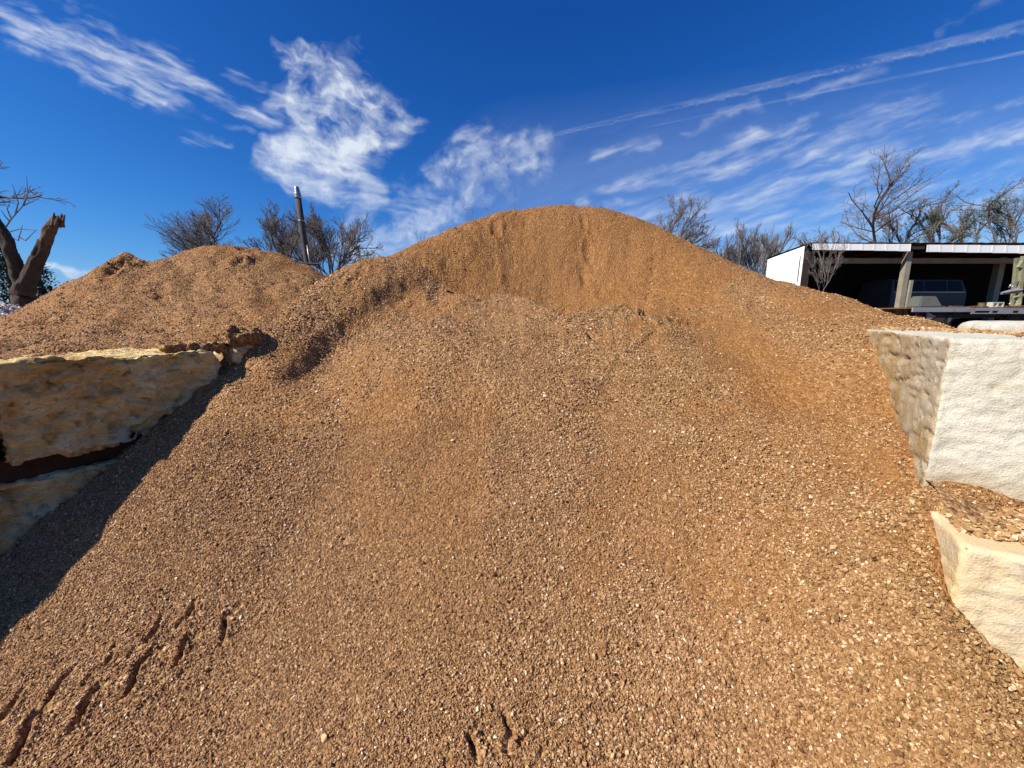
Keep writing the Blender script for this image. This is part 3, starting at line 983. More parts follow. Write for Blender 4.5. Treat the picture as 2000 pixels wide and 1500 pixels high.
# 300 biggest foreground chips, each an object
xs = rng.uniform(-1.9, 2.1, 9000); ys = rng.uniform(0.75, 2.3, 9000)
zs = heap_zl(xs, ys)
ok, px, py = in_view(xs, ys, zs, 0)
s_, t_ = st(xs, ys)
wall_free = (t_ < 0.60) & (t_ > -3.1)
keep = np.where(ok & wall_free & (rng.random(9000) < np.clip(0.15 + 0.85 * ss(px, 800, 1500), 0, 1)))[0][:300]
nrm = surf_normals(heap_zl, xs[keep], ys[keep])
eu = chip_eulers(nrm, 0.35, rng)
singles = []
for k, i in enumerate(keep):
    o = bpy.data.objects.new('stone', CHIPS[k % 10]); COL.objects.link(o)
    sc_ = rng.uniform(0.0085, 0.0135) * (1.25 if rng.random() < .1 else 1)
    o.location = Vector((xs[i], ys[i], zs[i])) + Vector(nrm[k]) * sc_ * 0.3
    o.rotation_euler = eu[k]; o.scale = (sc_, sc_, sc_)
    o.parent = heap
    singles.append(o)

TREE_STONE = stone_tree('stone_scatter', M_STONE, singles[:10])
TREE_PALE = stone_tree('pale_scatter', M_PALE, singles[:10])


N_NEAR, N_MAIN, N_GRIT, N_SIDE = 340000, 400000, 170000, 70000


def fill(zf, ff, n_try, xr, yr, size_f, dens_f, ok_f, tilt=1.0, sink=0.25):
    x = rng.uniform(*xr, n_try); y = rng.uniform(*yr, n_try)
    keep = rng.random(n_try) < dens_f(x, y)
    x, y = x[keep], y[keep]
    z = zf(x, y)
    m, _, _ = in_view(x, y, z, 160)
    m &= ok_f(x, y, z)
    x, y, z = x[m], y[m], z[m]
    f = ff(x, y)
    sz = size_f(x, y, f)
    # coarse chips are thick on the ground where fines are few
    k2 = rng.random(len(x)) < (1 - 0.60 * f)
    x, y, z, f, sz = x[k2], y[k2], z[k2], f[k2], sz[k2]
    nn = surf_normals(zf, x, y)
    eul = chip_eulers(nn, tilt, rng)
    P = np.stack([x, y, z], 1) + nn * (sz * rng.uniform(-0.35, 0.85, len(x)))[:, None]
    tint = np.clip(0.50 + 0.22 * rng.normal(size=len(x)) + 0.05 * fbm(x * 2, y * 2, seed=77), 0.02, 1.0)
    tint = np.where(rng.random(len(x)) < 0.008, rng.uniform(0.80, 0.96, len(x)), tint)
    return P, eul, sz, tint


def size_main(x, y, f):
    r = np.hypot(x, y)
    coarse = 2.0 * ss(fbm(x * 2.6, y * 1.1, seed=21, oct=4), -0.15, 0.5)
    right = ss(x, -0.4, 1.0) * (1 - ss(y, 1.6, 2.8))
    fineleft = 1 - 0.28 * (1 - ss(x, -1.2, 0.2)) * (1 - ss(y, 1.7, 2.6))
    base = (0.0041 + 0.0017 * ss(r, 1.5, 5) + 0.0010 * coarse + 0.0013 * right) * fineleft
    base = base * (1 - 0.25 * f)
    return np.minimum(base * np.exp(0.36 * rng.normal(size=len(x))), 0.0145)


def dens_main(x, y):
    r = np.hypot(x, y)
    return np.clip(1.25 - 0.10 * r, 0.35, 1.0) * (0.75 + 0.35 * fbm(x * 2.1, y * 2.1, seed=22, oct=3))


def ok_main(x, y, z):
    s, t = st(x, y)
    left = (t < T_L + 0.01) & (s < 1.42) | (t < -4.2)
    right = (t > T_R - 0.01) & (z < TOP_R + 0.01) & (s > 2.34) | (t > 0.67) & (z < E - 0.79) & (s > 1.83) | (t > 1.35)
    return ~left & ~right


def in_groove(x, y):
    g = np.zeros(len(x), bool)
    for poly, w, dp in PRINTS:
        if dp < 0.015: continue
        pa = np.array(poly)
        m = (x > pa[:, 0].min() - .05) & (x < pa[:, 0].max() + .05) & (y > pa[:, 1].min() - .05) & (y < pa[:, 1].max() + .05)
        if m.any():
            d, _, _ = pdist(x[m], y[m], poly); g[m] |= d < 1.1 * w + 0.002
    return g


def ok_near(x, y, z):
    return ok_main(x, y, z) & ~in_groove(x, y)


sets = [fill(heap_zl, heap_fl, N_NEAR, (-2.9, 2.6), (0.70, 2.3), size_main, dens_main, ok_near),
        fill(heap_zl, heap_fl, N_MAIN, (-3.9, 4.8), (2.3, 6.9), size_main, dens_main, ok_main),
        # grit: small chips that fill the gaps close by
        fill(heap_zl, lambda x, y: np.zeros(len(x)), N_GRIT, (-2.6, 2.4), (0.70, 2.4), lambda x, y, f: 0.0034 * np.exp(0.25 * rng.normal(size=len(x))), lambda x, y: np.ones(len(x)), ok_near)]
P_, e_, s_z, t_n = (np.concatenate([q[i] for q in sets]) for i in range(4))
scatter('loose_stones', heap, P_, e_, s_z, t_n, TREE_STONE)


def ok2(x, y, z):
    s, t = st(x, y)
    return (t < -3.45) | (s > 1.45)


P_, e_, s_z, t_n = fill(heap2_zl, heap2_fl, N_SIDE, (-8.2, -1.4), (2.0, 6.9), lambda x, y, f: (0.0058 + 0.0025 * rng.random(len(x))) * np.exp(0.28 * rng.normal(size=len(x))), lambda x, y: np.full(len(x), 0.9), ok2)
scatter('loose_stones', heap2, P_, e_, s_z, t_n, TREE_STONE)
P_, e_, s_z, t_n = fill(heap3_z, lambda x, y: np.zeros(len(x)), 16000, (pc[0] - 2.5, pc[0] + 2.5), (pc[1] - 2.6, pc[1] + 1.2), lambda x, y, f: 0.028 * np.exp(0.3 * rng.normal(size=len(x))), lambda x, y: np.ones(len(x)), lambda x, y, z: np.ones(len(x), bool))
scatter('loose_stones', heap3, P_, e_, s_z, np.clip(t_n + 0.15, 0, 1), TREE_PALE)

# ------------------------------------------------------------------ blocks
def block_mesh(name, s0, s1, t0, t1, z0, z1, h=0.018, disp=None, stain=None, round_=0.03):
    """a closed lattice box in bin axes whose skin is pushed about by disp(P, N)"""
    L = (s1 - s0, t1 - t0, z1 - z0)
    n = [max(2, int(round(l / h))) for l in L]
    pts = {}; V = []; F = []

    def vid(i, j, k):
        q = (i, j, k)
        if q not in pts:
            pts[q] = len(V); V.append(q)
        return pts[q]
    for a in range(3):
        u, v = (a + 1) % 3, (a + 2) % 3
        for side in (0, n[a]):
            for i in range(n[u]):
                for j in range(n[v]):
                    def q(ii, jj):
                        c = [0, 0, 0]; c[a] = side; c[u] = ii; c[v] = jj
                        return vid(*c)
                    f = (q(i, j), q(i + 1, j), q(i + 1, j + 1), q(i, j + 1))
                    F.append(f if side else f[::-1])
    V = np.array(V, float)
    P = np.stack([s0 + V[:, 0] / n[0] * L[0], t0 + V[:, 1] / n[1] * L[1], z0 + V[:, 2] / n[2] * L[2]], 1)
    c = np.array([(s0 + s1) / 2, (t0 + t1) / 2, (z0 + z1) / 2]); hl = np.array(L) / 2
    # round the edges
    q = P - c
    inner = np.clip(q, -(hl - round_), hl - round_)
    d = q - inner; ln = np.linalg.norm(d, axis=1, keepdims=True)
    N = d / np.maximum(ln, 1e-9)
    Q = c + inner + N * round_
    Q = Q + N * disp(Q, N)[:, None]
    X = Q[:, 0] * S[0] + Q[:, 1] * T[0]; Y = Q[:, 0] * S[1] + Q[:, 1] * T[1]
    me = mesh_np(name, np.stack([X, Y, Q[:, 2]], 1), np.array(F)[:, ::-1])
    bm = bmesh.new(); bm.from_mesh(me); bmesh.ops.recalc_face_normals(bm, faces=bm.faces); bm.to_mesh(me); bm.free()
    a = me.attributes.new('stain', 'FLOAT', 'POINT')
    a.data.foreach_set('value', (stain(Q, N) if stain else np.zeros(len(Q))).astype(np.float32))
    return me


def recenter(o):
    co = np.empty(len(o.data.vertices) * 3, np.float32); o.data.vertices.foreach_get('co', co)
    co = co.reshape(-1, 3); c = co.mean(0); c[2] = co[:, 2].min()
    o.data.vertices.foreach_set('co', (co - c).ravel()); o.location = c
    o.data.update()
    return o


def lime_disp(seed, amp=1.0, rag=0.06):
    def f(Q, N):
        s, t, z = Q.T
        wz = z + 0.03 * fbm(s * 3, t * 3, z * 3, seed + 70, 2)
        big = 0.030 * fbm(s * 2.2, t * 2.2, z * 3.0, seed, 3)
        # stepped breaks: terraces of chipped bedding
        st_ = fbm(s * 4.5, t * 4.5, wz * 7, seed + 9, 4)
        terr = 0.050 * (np.round(st_ * 4) / 4 * 0.7 + st_ * 0.3)
        lump = -0.024 * ss(np.abs(fbm(s * 9, t * 9, z * 11, seed + 20, 3)), 0.18, 0.5)
        chip = 0.028 * np.round(fbm(s * 13, t * 13, z * 17, seed + 30, 3) * 3) / 3
        pits = -0.035 * ss(fbm(s * 17, t * 17, z * 20, seed + 60, 3), 0.30, 0.48)
        fine = 0.012 * fbm(s * 34, t * 34, z * 40, seed + 40, 3)
        top = N[:, 2] > 0.3
        edge = np.where((np.abs(N).max(1) < 0.97), -rag * ss(fbm(s * 8, t * 8, z * 8, seed + 50, 3), -0.1, 0.45), 0)
        upper = np.where(top, 0.5, 1.0)
        return amp * (big + terr + lump + chip + pits + fine + edge) * upper - 0.01
    return f


def s_of(px, py, t):
    p = on_t(px, py, t); return p[0] * S[0] + p[1] * S[1]


sL_end = s_of(424, 700, T_L)
sL_joint = s_of(-22, 800, T_L)
JL = E - 0.80     # joint height between the courses
blocks = []


def block(label, name, mat, cat, grp, *a, **k):
    o = link(name, block_mesh(name, *a, **k), mat, smooth=True)
    recenter(o); tag(o, label, cat, grp)
    blocks.append(o); return o


GRP_L = 'rough limestone blocks of the bin wall'
block('large cream limestone block with rust stains, topping the shaded bin wall', 'limestone_block', M_LIME, 'stone block', GRP_L,
      sL_joint + 0.012, sL_end, T_L - 0.56, T_L + 0.02, JL + 0.03, TOP_L, h=0.010, disp=lime_disp(401), round_=0.020)
block('limestone block cut off by the frame, level with the large cream block', 'limestone_block', M_LIME, 'stone block', GRP_L,
      sL_joint - 1.3, sL_joint - 0.012, T_L - 0.58, T_L - 0.01, JL + 0.03, TOP_L - 0.01, h=0.03, disp=lime_disp(431), round_=0.035)
block('pale limestone block poking out under dark gravel crust beyond the wall gap', 'limestone_block', M_LIME, 'stone block', GRP_L,
      s_of(440, 700, T_L) + 0.04, s_of(440, 700, T_L) + 1.5, T_L - 0.60, T_L - 0.01, JL + 0.05, E - 0.205, h=0.02, disp=lime_disp(461, 1.2), round_=0.05)
block('yellowish limestone block of the lower course, half buried in gravel', 'limestone_block', M_LIME, 'stone block', GRP_L,
      sL_joint - 1.45, sL_joint + 0.95, T_L - 0.58, T_L + 0.045, -0.10, JL - 0.045, h=0.016, disp=lime_disp(491, 1.1), round_=0.04)
# dark soil squeezed out of the joint between the courses
def seam_disp(Q, N):
    s, t, z = Q.T
    return 0.05 * fbm(s * 7, t * 7, z * 12, 520, 4)
o = link('soil_seam', block_mesh('soil_seam', sL_joint - 1.3, sL_joint + 0.8, T_L - 0.5, T_L - 0.035, JL - 0.10, JL + 0.07, h=0.02, disp=seam_disp, round_=0.02),
         simple_mat('dark_soil', (0.085, 0.033, 0.016), 0.95, 0.5, 18, bump=0.5), smooth=True)
recenter(o); tag(o, 'dark red soil packed in the joint between limestone courses', 'soil')


def conc_disp(seed, stripes=1.0):
    def f(Q, N):
        s, t, z = Q.T
        side = ss(-N[:, 1], 0.5, 0.9)          # the face towards the bin: board-formed, split along the grain
        front = ss(-N[:, 0], 0.5, 0.9)
        zz = z + 0.10 * (s - 2.5) + 0.015 * fbm(s * 3, z * 3, 0, seed + 3)
        crack = np.abs(fbm(s * 1.8, zz * 26, 3.1, seed + 1, 3))
        d = -0.010 * stripes * side * ss(fbm(s * 3.4, zz * 34, 1.0, seed, 3), 0.16, 0.34) * ss(fbm(s * 2.5, z * 2.5, 5.0, seed + 8), -0.2, 0.2)
        d = d - 0.010 * stripes * side * (1 - ss(crack, 0.0, 0.06))
        d = d + 0.0045 * fbm(s * 22, t * 22, z * 26, seed + 4, 4) + 0.008 * fbm(s * 3, t * 3, z * 3, seed + 5, 2)
        d = d + front * (0.007 * fbm(s * 40, t * 40, z * 60, seed + 6, 2) - 0.006 * ss(fbm(s * 9, t * 9, z * 16, seed + 16, 3), 0.25, 0.5))
        edge = np.abs(N).max(1) < 0.96
        d = d - np.where(edge, 0.018 * ss(fbm(s * 20, t * 20, z * 20, seed + 7, 3), 0.0, 0.5), 0)
        return d
    return f


S_UP, S_LOW = 2.36, 1.85
Z_MID = E - 0.775


def stain_up(Q, N):
    s, t, z = Q.T
    side = ss(-N[:, 1], 0.3, 0.8)
    front = ss(-N[:, 0], 0.3, 0.8)
    far = side * (0.55 + 0.4 * ss(s, S_UP + 0.15, S_UP + 0.9) + 0.25 * (1 - ss(z, TOP_R - 0.45, TOP_R - 0.1)))
    foot = 0.65 * front * (1 - ss(z, Z_MID + 0.02, Z_MID + 0.20))
    return np.clip(far + foot, 0, 1)


def stain_low(Q, N):
    s, t, z = Q.T
    return np.clip(0.72 + 0.2 * ss(-N[:, 1], 0.3, 0.8) + 0.35 * N[:, 2], 0, 1)


GRP_R = 'concrete blocks of the bin wall'
block('big pale grey concrete block with a rough sunlit end face', 'concrete_block', M_CONC, 'concrete block', GRP_R,
      S_UP, S_UP + 1.82, T_R, T_R + 0.43, Z_MID + 0.012, TOP_R, h=0.0115, disp=conc_disp(601), stain=stain_up, round_=0.010)
block('tan stained concrete block jutting out below the big pale one', 'concrete_block', M_CONC_LOW, 'concrete block', GRP_R,
      S_LOW, S_LOW + 1.9, 0.69, 1.36, 0.10, Z_MID - 0.004, h=0.0125, disp=conc_disp(631, 0.6), stain=stain_low, round_=0.013)
block('cream concrete block behind a line of spilled chips, below the trailer', 'concrete_block', M_CONC, 'concrete block', GRP_R,
      2.35, 3.80, T_R + 0.45, T_R + 1.0, 0.3, E - 0.030, h=0.03, disp=conc_disp(661), round_=0.05)

# chips spilled along the wall top and on the ledge
def lay(name, n, sr, tf, z, size, parent, lab):
    s = rng.uniform(*sr, n); t, keepf = tf(s)
    m = rng.random(n) < keepf
    s, t = s[m], t[m]; k = len(s)
    X, Y_ = xy(s, t)
    sz = size * np.exp(0.3 * rng.normal(size=k))
    nn = np.tile([0, 0, 1.0], (k, 1)); eul = chip_eulers(nn, 0.35, rng)
    P = np.stack([X, Y_, z + sz * rng.uniform(0.2, 0.6, k)], 1)
    return scatter(name, parent, P, eul, sz, np.clip(0.62 + 0.16 * rng.normal(size=k), 0, 1), TREE_STONE, lab)


def trail(s):
    w = 0.03 + 0.16 * ss(s, 2.8, 3.9)
    t = T_R + 0.42 - np.abs(rng.normal(size=len(s))) * w
    return t, np.where(s > 3.2, 1.0, 0.35) * (t > T_R + 0.01)


lay('spilled_chips', 1900, (2.55, 4.3), trail, TOP_R, 0.011, heap, 'thin trail of chips spilled along the concrete wall top')


def ledge(s):
    t = 0.72 + 0.58 * rng.random(len(s)) ** 1.4
    return t, np.clip(1.1 - 1.3 * (t - 0.70) - 0.8 * (S_UP - s), 0.05, 1)


lay('ledge_chips', 1500, (S_LOW + 0.10, S_UP + 0.02), ledge, Z_MID, 0.010, heap, 'chips lying on the ledge of the lower concrete block')


def drift_z(x, y):
    s, t = st(x, y)
    b = Z_MID + 0.09 * (1 - ss(t, 0.68, 1.05)) * ss(s, S_LOW + 0.10, S_UP - 0.08) + 0.010 * fbm(x * 14, y * 14, seed=700, oct=3) - 0.028
    return b


ls_, lt_ = np.meshgrid(np.linspace(S_LOW + 0.08, S_UP + 0.03, 40), np.linspace(0.725, 1.3, 44))
LX, LY = xy(ls_.ravel(), lt_.ravel()); LZ = drift_z(LX, LY)
ii = np.arange(ls_.size).reshape(ls_.shape)
me = mesh_np('soil_drift', np.stack([LX, LY, LZ], 1), np.stack([ii[:-1, :-1].ravel(), ii[1:, :-1].ravel(), ii[1:, 1:].ravel(), ii[:-1, 1:].ravel()], 1))
o = link('soil_drift', me, M_HEAP, heap, True)
o['label'] = 'dark damp fines drifted onto the concrete ledge'

# crusted gravel clods sitting on the limestone
def clod(label, name, pts_s, t_c, z_b, size, seed):
    def dsp(Q, N):
        s, t, z = Q.T
        return 0.055 * fbm(s * 7, t * 7, z * 7, seed, 3) - 0.015 + 0.034 * np.round(fbm(s * 30, t * 30, z * 30, seed + 5, 3) * 3) / 3
    o = link(name, block_mesh(name, pts_s - size[0], pts_s + size[0], t_c - size[1], t_c + size[1], z_b, z_b + size[2], h=0.011, disp=dsp, round_=min(min(size[:2]), size[2] / 2) * 0.9), M_CRUST, smooth=True)
    recenter(o); tag(o, label, 'gravel clod', 'gravel clods on the limestone wall')
    return o


M_CRUST = M_HEAP
sB = s_of(474, 660, T_L + 0.05)
clod('dark lump of crusted gravel on the limestone block past the gap', 'gravel_clod', sB + 0.06, T_L - 0.12, E - 0.255, (0.15, 0.14, 0.20), 801)
clod('thin dark gravel crust on the end of the large cream block', 'gravel_clod', s_of(385, 675, T_L) + 0.02, T_L - 0.15, TOP_L - 0.03, (0.19, 0.11, 0.075), 831)

# ------------------------------------------------------------------ trees and poles
def tube(path, radii, sides, V, F, cap=True, wob=None):
    """append a tapered tube along a path"""
    path = [Vector(p) for p in path]
    base = len(V)
    up = Vector((0.13, 0.21, 0.97))
    for i, p in enumerate(path):
        d = (path[min(i + 1, len(path) - 1)] - path[max(i - 1, 0)])
        d = d.normalized() if d.length > 1e-9 else Vector((0, 0, 1))
        a = d.cross(up)
        if a.length < 1e-3: a = d.cross(Vector((1, 0, 0)))
        a.normalize(); b = d.cross(a)
        for k in range(sides):
            an = 2 * math.pi * k / sides
            r = radii[i] * (1 + (wob(p, an) if wob else 0))
            V.append(p + (a * math.cos(an) + b * math.sin(an)) * r)
    for i in range(len(path) - 1):
        for k in range(sides):
            k2 = (k + 1) % sides
            F.append((base + i * sides + k, base + i * sides + k2, base + (i + 1) * sides + k2, base + (i + 1) * sides + k))
    if cap:
        F.append(tuple(base + k for k in range(sides))[::-1])
        F.append(tuple(base + (len(path) - 1) * sides + k for k in range(sides)))


def grow_tree(seed, stems, levels, kids, ang, wind=(0, 0, 0), droop=0.0, wig=0.16, shrink=0.62, first=0.25):
    """list of (level, path, r0) in unit space: height about 1"""
    r = random.Random(seed)
    out = []

    def rec(p, d, L, lev):
        n = max(2, int(6 - lev))
        path = [p.copy()]; q = p.copy(); dd = d.normalized()
        for i in range(n):
            dd = (dd + Vector((r.gauss(0, wig), r.gauss(0, wig), r.gauss(0, wig * 0.7))) + Vector(wind) * 0.22 * (lev > 0) + Vector((0, 0, (0.10 if lev > 0 else 0.0) - droop * lev * 0.05))).normalized()
            q = q + dd * (L / n); path.append(q.copy())
        out.append((lev, path))
        if lev >= levels: return
        k = kids[min(lev, len(kids) - 1)]
        for c in range(k):
            f = first + (1 - first) * (c + r.random()) / k if lev == 0 else 0.15 + 0.85 * (c + r.random()) / k
            f = min(f, 0.999)
            i = min(int(f * n), n - 1); t = f * n - i
            o = path[i].lerp(path[i + 1], t)
            td = (path[i + 1] - path[i]).normalized()
            ax = Vector((r.gauss(0, 1), r.gauss(0, 1), r.gauss(0, 1))).cross(td)
            if ax.length < 1e-3: continue
            a = math.radians(r.uniform(*ang))
            nd = Matrix.Rotation(a, 3, ax.normalized()) @ td
            rec(o, nd, L * shrink * r.uniform(0.65, 1.1) * (1.15 - 0.45 * f), lev + 1)
    for (d, L) in stems:
        rec(Vector((r.uniform(-.02, .02), r.uniform(-.02, .02), 0)), Vector(d), L, 0)
    return out


M_BARK = simple_mat('grey_bark', (0.18, 0.15, 0.13), 0.9, 0.4, 9, bump=0.4)
M_TWIG = simple_mat('bare_twigs', (0.25, 0.215, 0.19), 0.9, 0.3, 5)
M_LEAF = simple_mat('winter_leaves', (0.055, 0.085, 0.028), 0.7, 0.45, 3)
M_CEDAR = simple_mat('cedar_needles', (0.022, 0.045, 0.026), 0.75, 0.5, 3)


def bare_tree(label, seed, px0, px1, ptop, pbase, Y, stems, levels=4, kids=(7, 5, 4, 3), ang=(22, 55), wind=(0, 0, 0), r_trunk=0.09, r_twig=0.007, leaves=0, cat='tree', name='bare_tree', group=None, **kw):
    """a leafless tree scaled so that its crown fills the given span of the photograph at distance Y"""
    r_trunk *= 0.62; r_twig *= 0.62
    parts = grow_tree(seed, stems, levels, kids, ang, wind, **kw)
    pts = np.array([tuple(q) for _, pa in parts for q in pa])
    b = at(pbase[0], pbase[1], Y)                       # the fork where the crown starts
    gz0 = float(ground_z(b[0], b[1])) - 0.05
    top = at((px0 + px1) / 2, ptop, Y)[2]
    xl, xr = at(px0, (pbase[1] + ptop) / 2, Y)[0] - b[0], at(px1, (pbase[1] + ptop) / 2, Y)[0] - b[0]
    fork = max(b[2] - gz0, 0.15)
    zs_ = (top - gz0 - fork) / np.percentile(pts[:, 2], 99.5)
    lo, hi = np.percentile(pts[:, 0], 0.25), np.percentile(pts[:, 0], 99.75)
    sl, sr = abs(xl / lo), abs(xr / hi)
    root = empty(name, (b[0], b[1], gz0))
    sm_ = (sl + sr) / 2
    mp = lambda q: Vector((q.x * (sl if q.x < 0 else sr), q.y * sm_, fork + q.z * zs_))
    Vt, Ft, Vb, Fb = [], [], [], []
    tube([(0.05 * fork, 0, 0), (0.02 * fork, 0.02, fork * 0.5), (0, 0, fork + 0.05)], [r_trunk * 1.5, r_trunk * 1.25, r_trunk * 1.1], 8, Vt, Ft, cap=False)
    tips = []
    for lev, pa in parts:
        pa = [mp(q) for q in pa]
        f = (levels - lev) / levels
        r0 = r_twig + (r_trunk - r_twig) * f ** 2.7; r1 = r_twig + (r_trunk - r_twig) * max(f - 0.6 / levels, 0) ** 2.7
        if lev == levels: r1 = r_twig * 0.5
        rad = [r0 + (r1 - r0) * i / (len(pa) - 1) for i in range(len(pa))]
        if lev <= 1: tube(pa, rad, 6 if lev == 0 else 5, Vt, Ft, cap=False)
        else: tube(pa, rad, 3, Vb, Fb, cap=False)
        if lev >= levels - 1: tips += pa[1:]
    link('trunk', mesh('trunk', Vt, Ft), M_BARK, root, True)
    link('branches', mesh('branches', Vb, Fb), M_TWIG, root, True)
    if leaves:
        r = random.Random(seed + 5); V, F = [], []
        for _ in range(leaves):
            p = r.choice(tips) + Vector((r.gauss(0, .10), r.gauss(0, .10), r.gauss(0, .10)))
            a = Vector((r.gauss(0, 1), r.gauss(0, 1), r.gauss(0, 1))).normalized(); c = a.orthogonal().normalized()
            L = r.uniform(0.03, 0.07); i = len(V)
            V += [p - a * L, p + c * L * 0.45, p + a * L, p - c * L * 0.45]; F.append((i, i + 1, i + 2, i + 3))
        link('crown', mesh('crown', V, F), M_LEAF, root)
    tag(root, label, cat, group)
    return root


GS, GT = 'bare shrubs behind the lower heap', 'trees behind the shed'
FAN = [((-.9, .1, .35), .8), ((-.7, -.1, .7), .85), ((-.35, .1, .95), .9), ((0, -.1, 1), .92), ((.35, .1, .95), .9), ((.7, -.1, .7), .85), ((.9, .1, .35), .8)]
DN = (8, 6, 5, 5)
bare_tree('bare shrub leaning over behind the lower heap, farthest from the pole', 3, 283, 472, 396, (425, 520), 13.0,
          [((-.95, 0, .25), .8), ((-.85, 0, .5), .95), ((-.7, .1, .72), 1.0), ((-.5, .1, .9), .95), ((-.2, 0, 1), .8), ((.2, .1, 1), .8)], 4, DN, (14, 38), (-.14, 0, .03), 0.05, 0.0055, name='bare_shrub', cat='shrub', group=GS, first=0.12)
bare_tree('bare shrub between the leaning shrub and the metal capped pole', 9, 468, 648, 400, (562, 528), 13.5, FAN, 4, DN, (18, 48), (0, 0, .03), 0.05, 0.0055, name='bare_shrub', cat='shrub', group=GS, first=0.12)
bare_tree('wide bare shrub behind the metal capped pole, reaching towards the big heap', 15, 560, 757, 408, (648, 548), 12.6, FAN, 4, DN, (18, 48), (.05, 0, .03), 0.055, 0.0055, name='bare_shrub', cat='shrub', group=GS, first=0.12)
bare_tree('bare tree rising behind the sunny shoulder of the big heap', 21, 1200, 1412, 380, (1300, 505), 16.0, FAN, 4, (7, 6, 5, 5), (18, 48), (.08, 0, .03), 0.06, 0.006, group=GT, first=0.15)
bare_tree('dense dark rounded bare bush beside the white shed wall', 27, 1380, 1552, 437, (1468, 575), 22.0, FAN + [((-.5, .4, .8), .9), ((.5, -.4, .85), .9), ((.1, .4, 1), .9)], 4, (8, 7, 5, 4), (12, 36), (.02, 0, .03), 0.07, 0.009, name='bare_shrub', cat='shrub', group=GT, first=0.1)
bare_tree('tallest bare tree, standing above the white front of the shed', 33, 1610, 1772, 322, (1703, 520), 26.0,
          [((-.05, 0, 1), 1.0)], 4, (14, 7, 5, 4), (30, 62), (.22, 0, .12), 0.13, 0.008, group=GT, first=0.25, shrink=0.5)
bare_tree('twisted dark bare tree right beside the tallest tree', 39, 1712, 1822, 374, (1768, 520), 25.0,
          [((-.3, 0, 1), .85), ((.2, 0, 1), .95), ((0, .2, 1), .8)], 4, (9, 6, 5, 4), (24, 56), (0, 0, .05), 0.10, 0.009, group=GT, first=0.2, shrink=0.5)
bare_tree('tree with sparse green leaves, leaning, above the middle shed post', 45, 1780, 1885, 360, (1818, 520), 24.0,
          [((.3, 0, 1), .95), ((.0, 0, 1), .8), ((.5, .1, .9), .7)], 4, (9, 6, 5, 3), (16, 42), (.15, 0, .08), 0.10, 0.007, leaves=3000, group=GT, first=0.2, shrink=0.5)
bare_tree('bare reddish twigged tree between two sparsely leafed trees', 51, 1842, 1950, 384, (1892, 520), 25.5,
          [((-.3, 0, 1), .9), ((.3, 0, 1), .9), ((.05, .1, 1), .95)], 4, (8, 6, 5, 4), (16, 42), (.05, 0, .05), 0.09, 0.008, group=GT, first=0.2, shrink=0.5)
bare_tree('sparsely leafed tree at the frame edge above the shed roof corner', 57, 1895, 2045, 352, (1962, 520), 24.5,
          [((-.35, 0, 1), .9), ((.0, 0, 1), .95), ((.4, .1, 1), .9)], 4, (9, 6, 5, 3), (16, 44), (.05, 0, .05), 0.10, 0.008, leaves=2400, group=GT, first=0.2, shrink=0.5)
bare_tree('low bare tree showing just above the corner of the shed roof', 63, 1555, 1695, 440, (1628, 530), 22.0, FAN, 4, (7, 5, 4, 4), (18, 44), (0, 0, 0), 0.06, 0.007, group=GT, first=0.2, shrink=0.55)
bare_tree('slim leafless sapling in front of the dark corner post of the shed', 69, 1550, 1658, 446, (1605, 580), 14.6,
          [((.0, 0, 1), .95), ((.25, 0, .9), .8), ((-.35, 0, .9), .75)], 4, (8, 5, 4, 3), (20, 44), (.0, 0, .08), 0.024, 0.005, name='sapling', group=None, first=0.15, shrink=0.5)
# a tree out of frame whose drooping twig tips reach in at the left edge
bare_tree('bare tree at the frame edge, only its drooping twig tips showing', 75, -600, -5, 268, (-280, 470), 11.0, FAN[1:], 4, (6, 4, 4, 3), (26, 60), (.1, 0, -.12), 0.11, 0.009, first=0.3, shrink=0.55)

# broken tree trunk with two limbs
def wobble(seed, amp=0.12):
    return lambda p, an: 1.6 * amp * float(vn2(np.array(an * 1.6 + seed), np.array(p.z * 4.0 + seed))) + 0.13 * float(vn2(np.array(an * 5 + seed), np.array(p.z * 9)))


Yt = 9.2
root_p = at(45, 610, Yt); gz0 = float(ground_z(root_p[0], root_p[1])) - 0.1
tr = empty('broken_tree', (root_p[0], root_p[1], gz0))
rel = lambda px, py, Y=Yt: Vector(at(px, py, Y)) - Vector((root_p[0], root_p[1], gz0))


def limb(name, pts, radii, mat, seed, sides=26, n=22):
    P_ = [Vector(p) for p in pts]; path, rad = [], []
    for i in range(len(P_) - 1):
        for k in range(n):
            t = k / n
            path.append(P_[i].lerp(P_[i + 1], t)); rad.append(radii[i] + (radii[i + 1] - radii[i]) * t)
    path.append(P_[-1]); rad.append(radii[-1])
    V, F = [], []
    tube(path, rad, sides, V, F, wob=wobble(seed))
    return link(name, mesh(name, V, F), mat, tr, True)


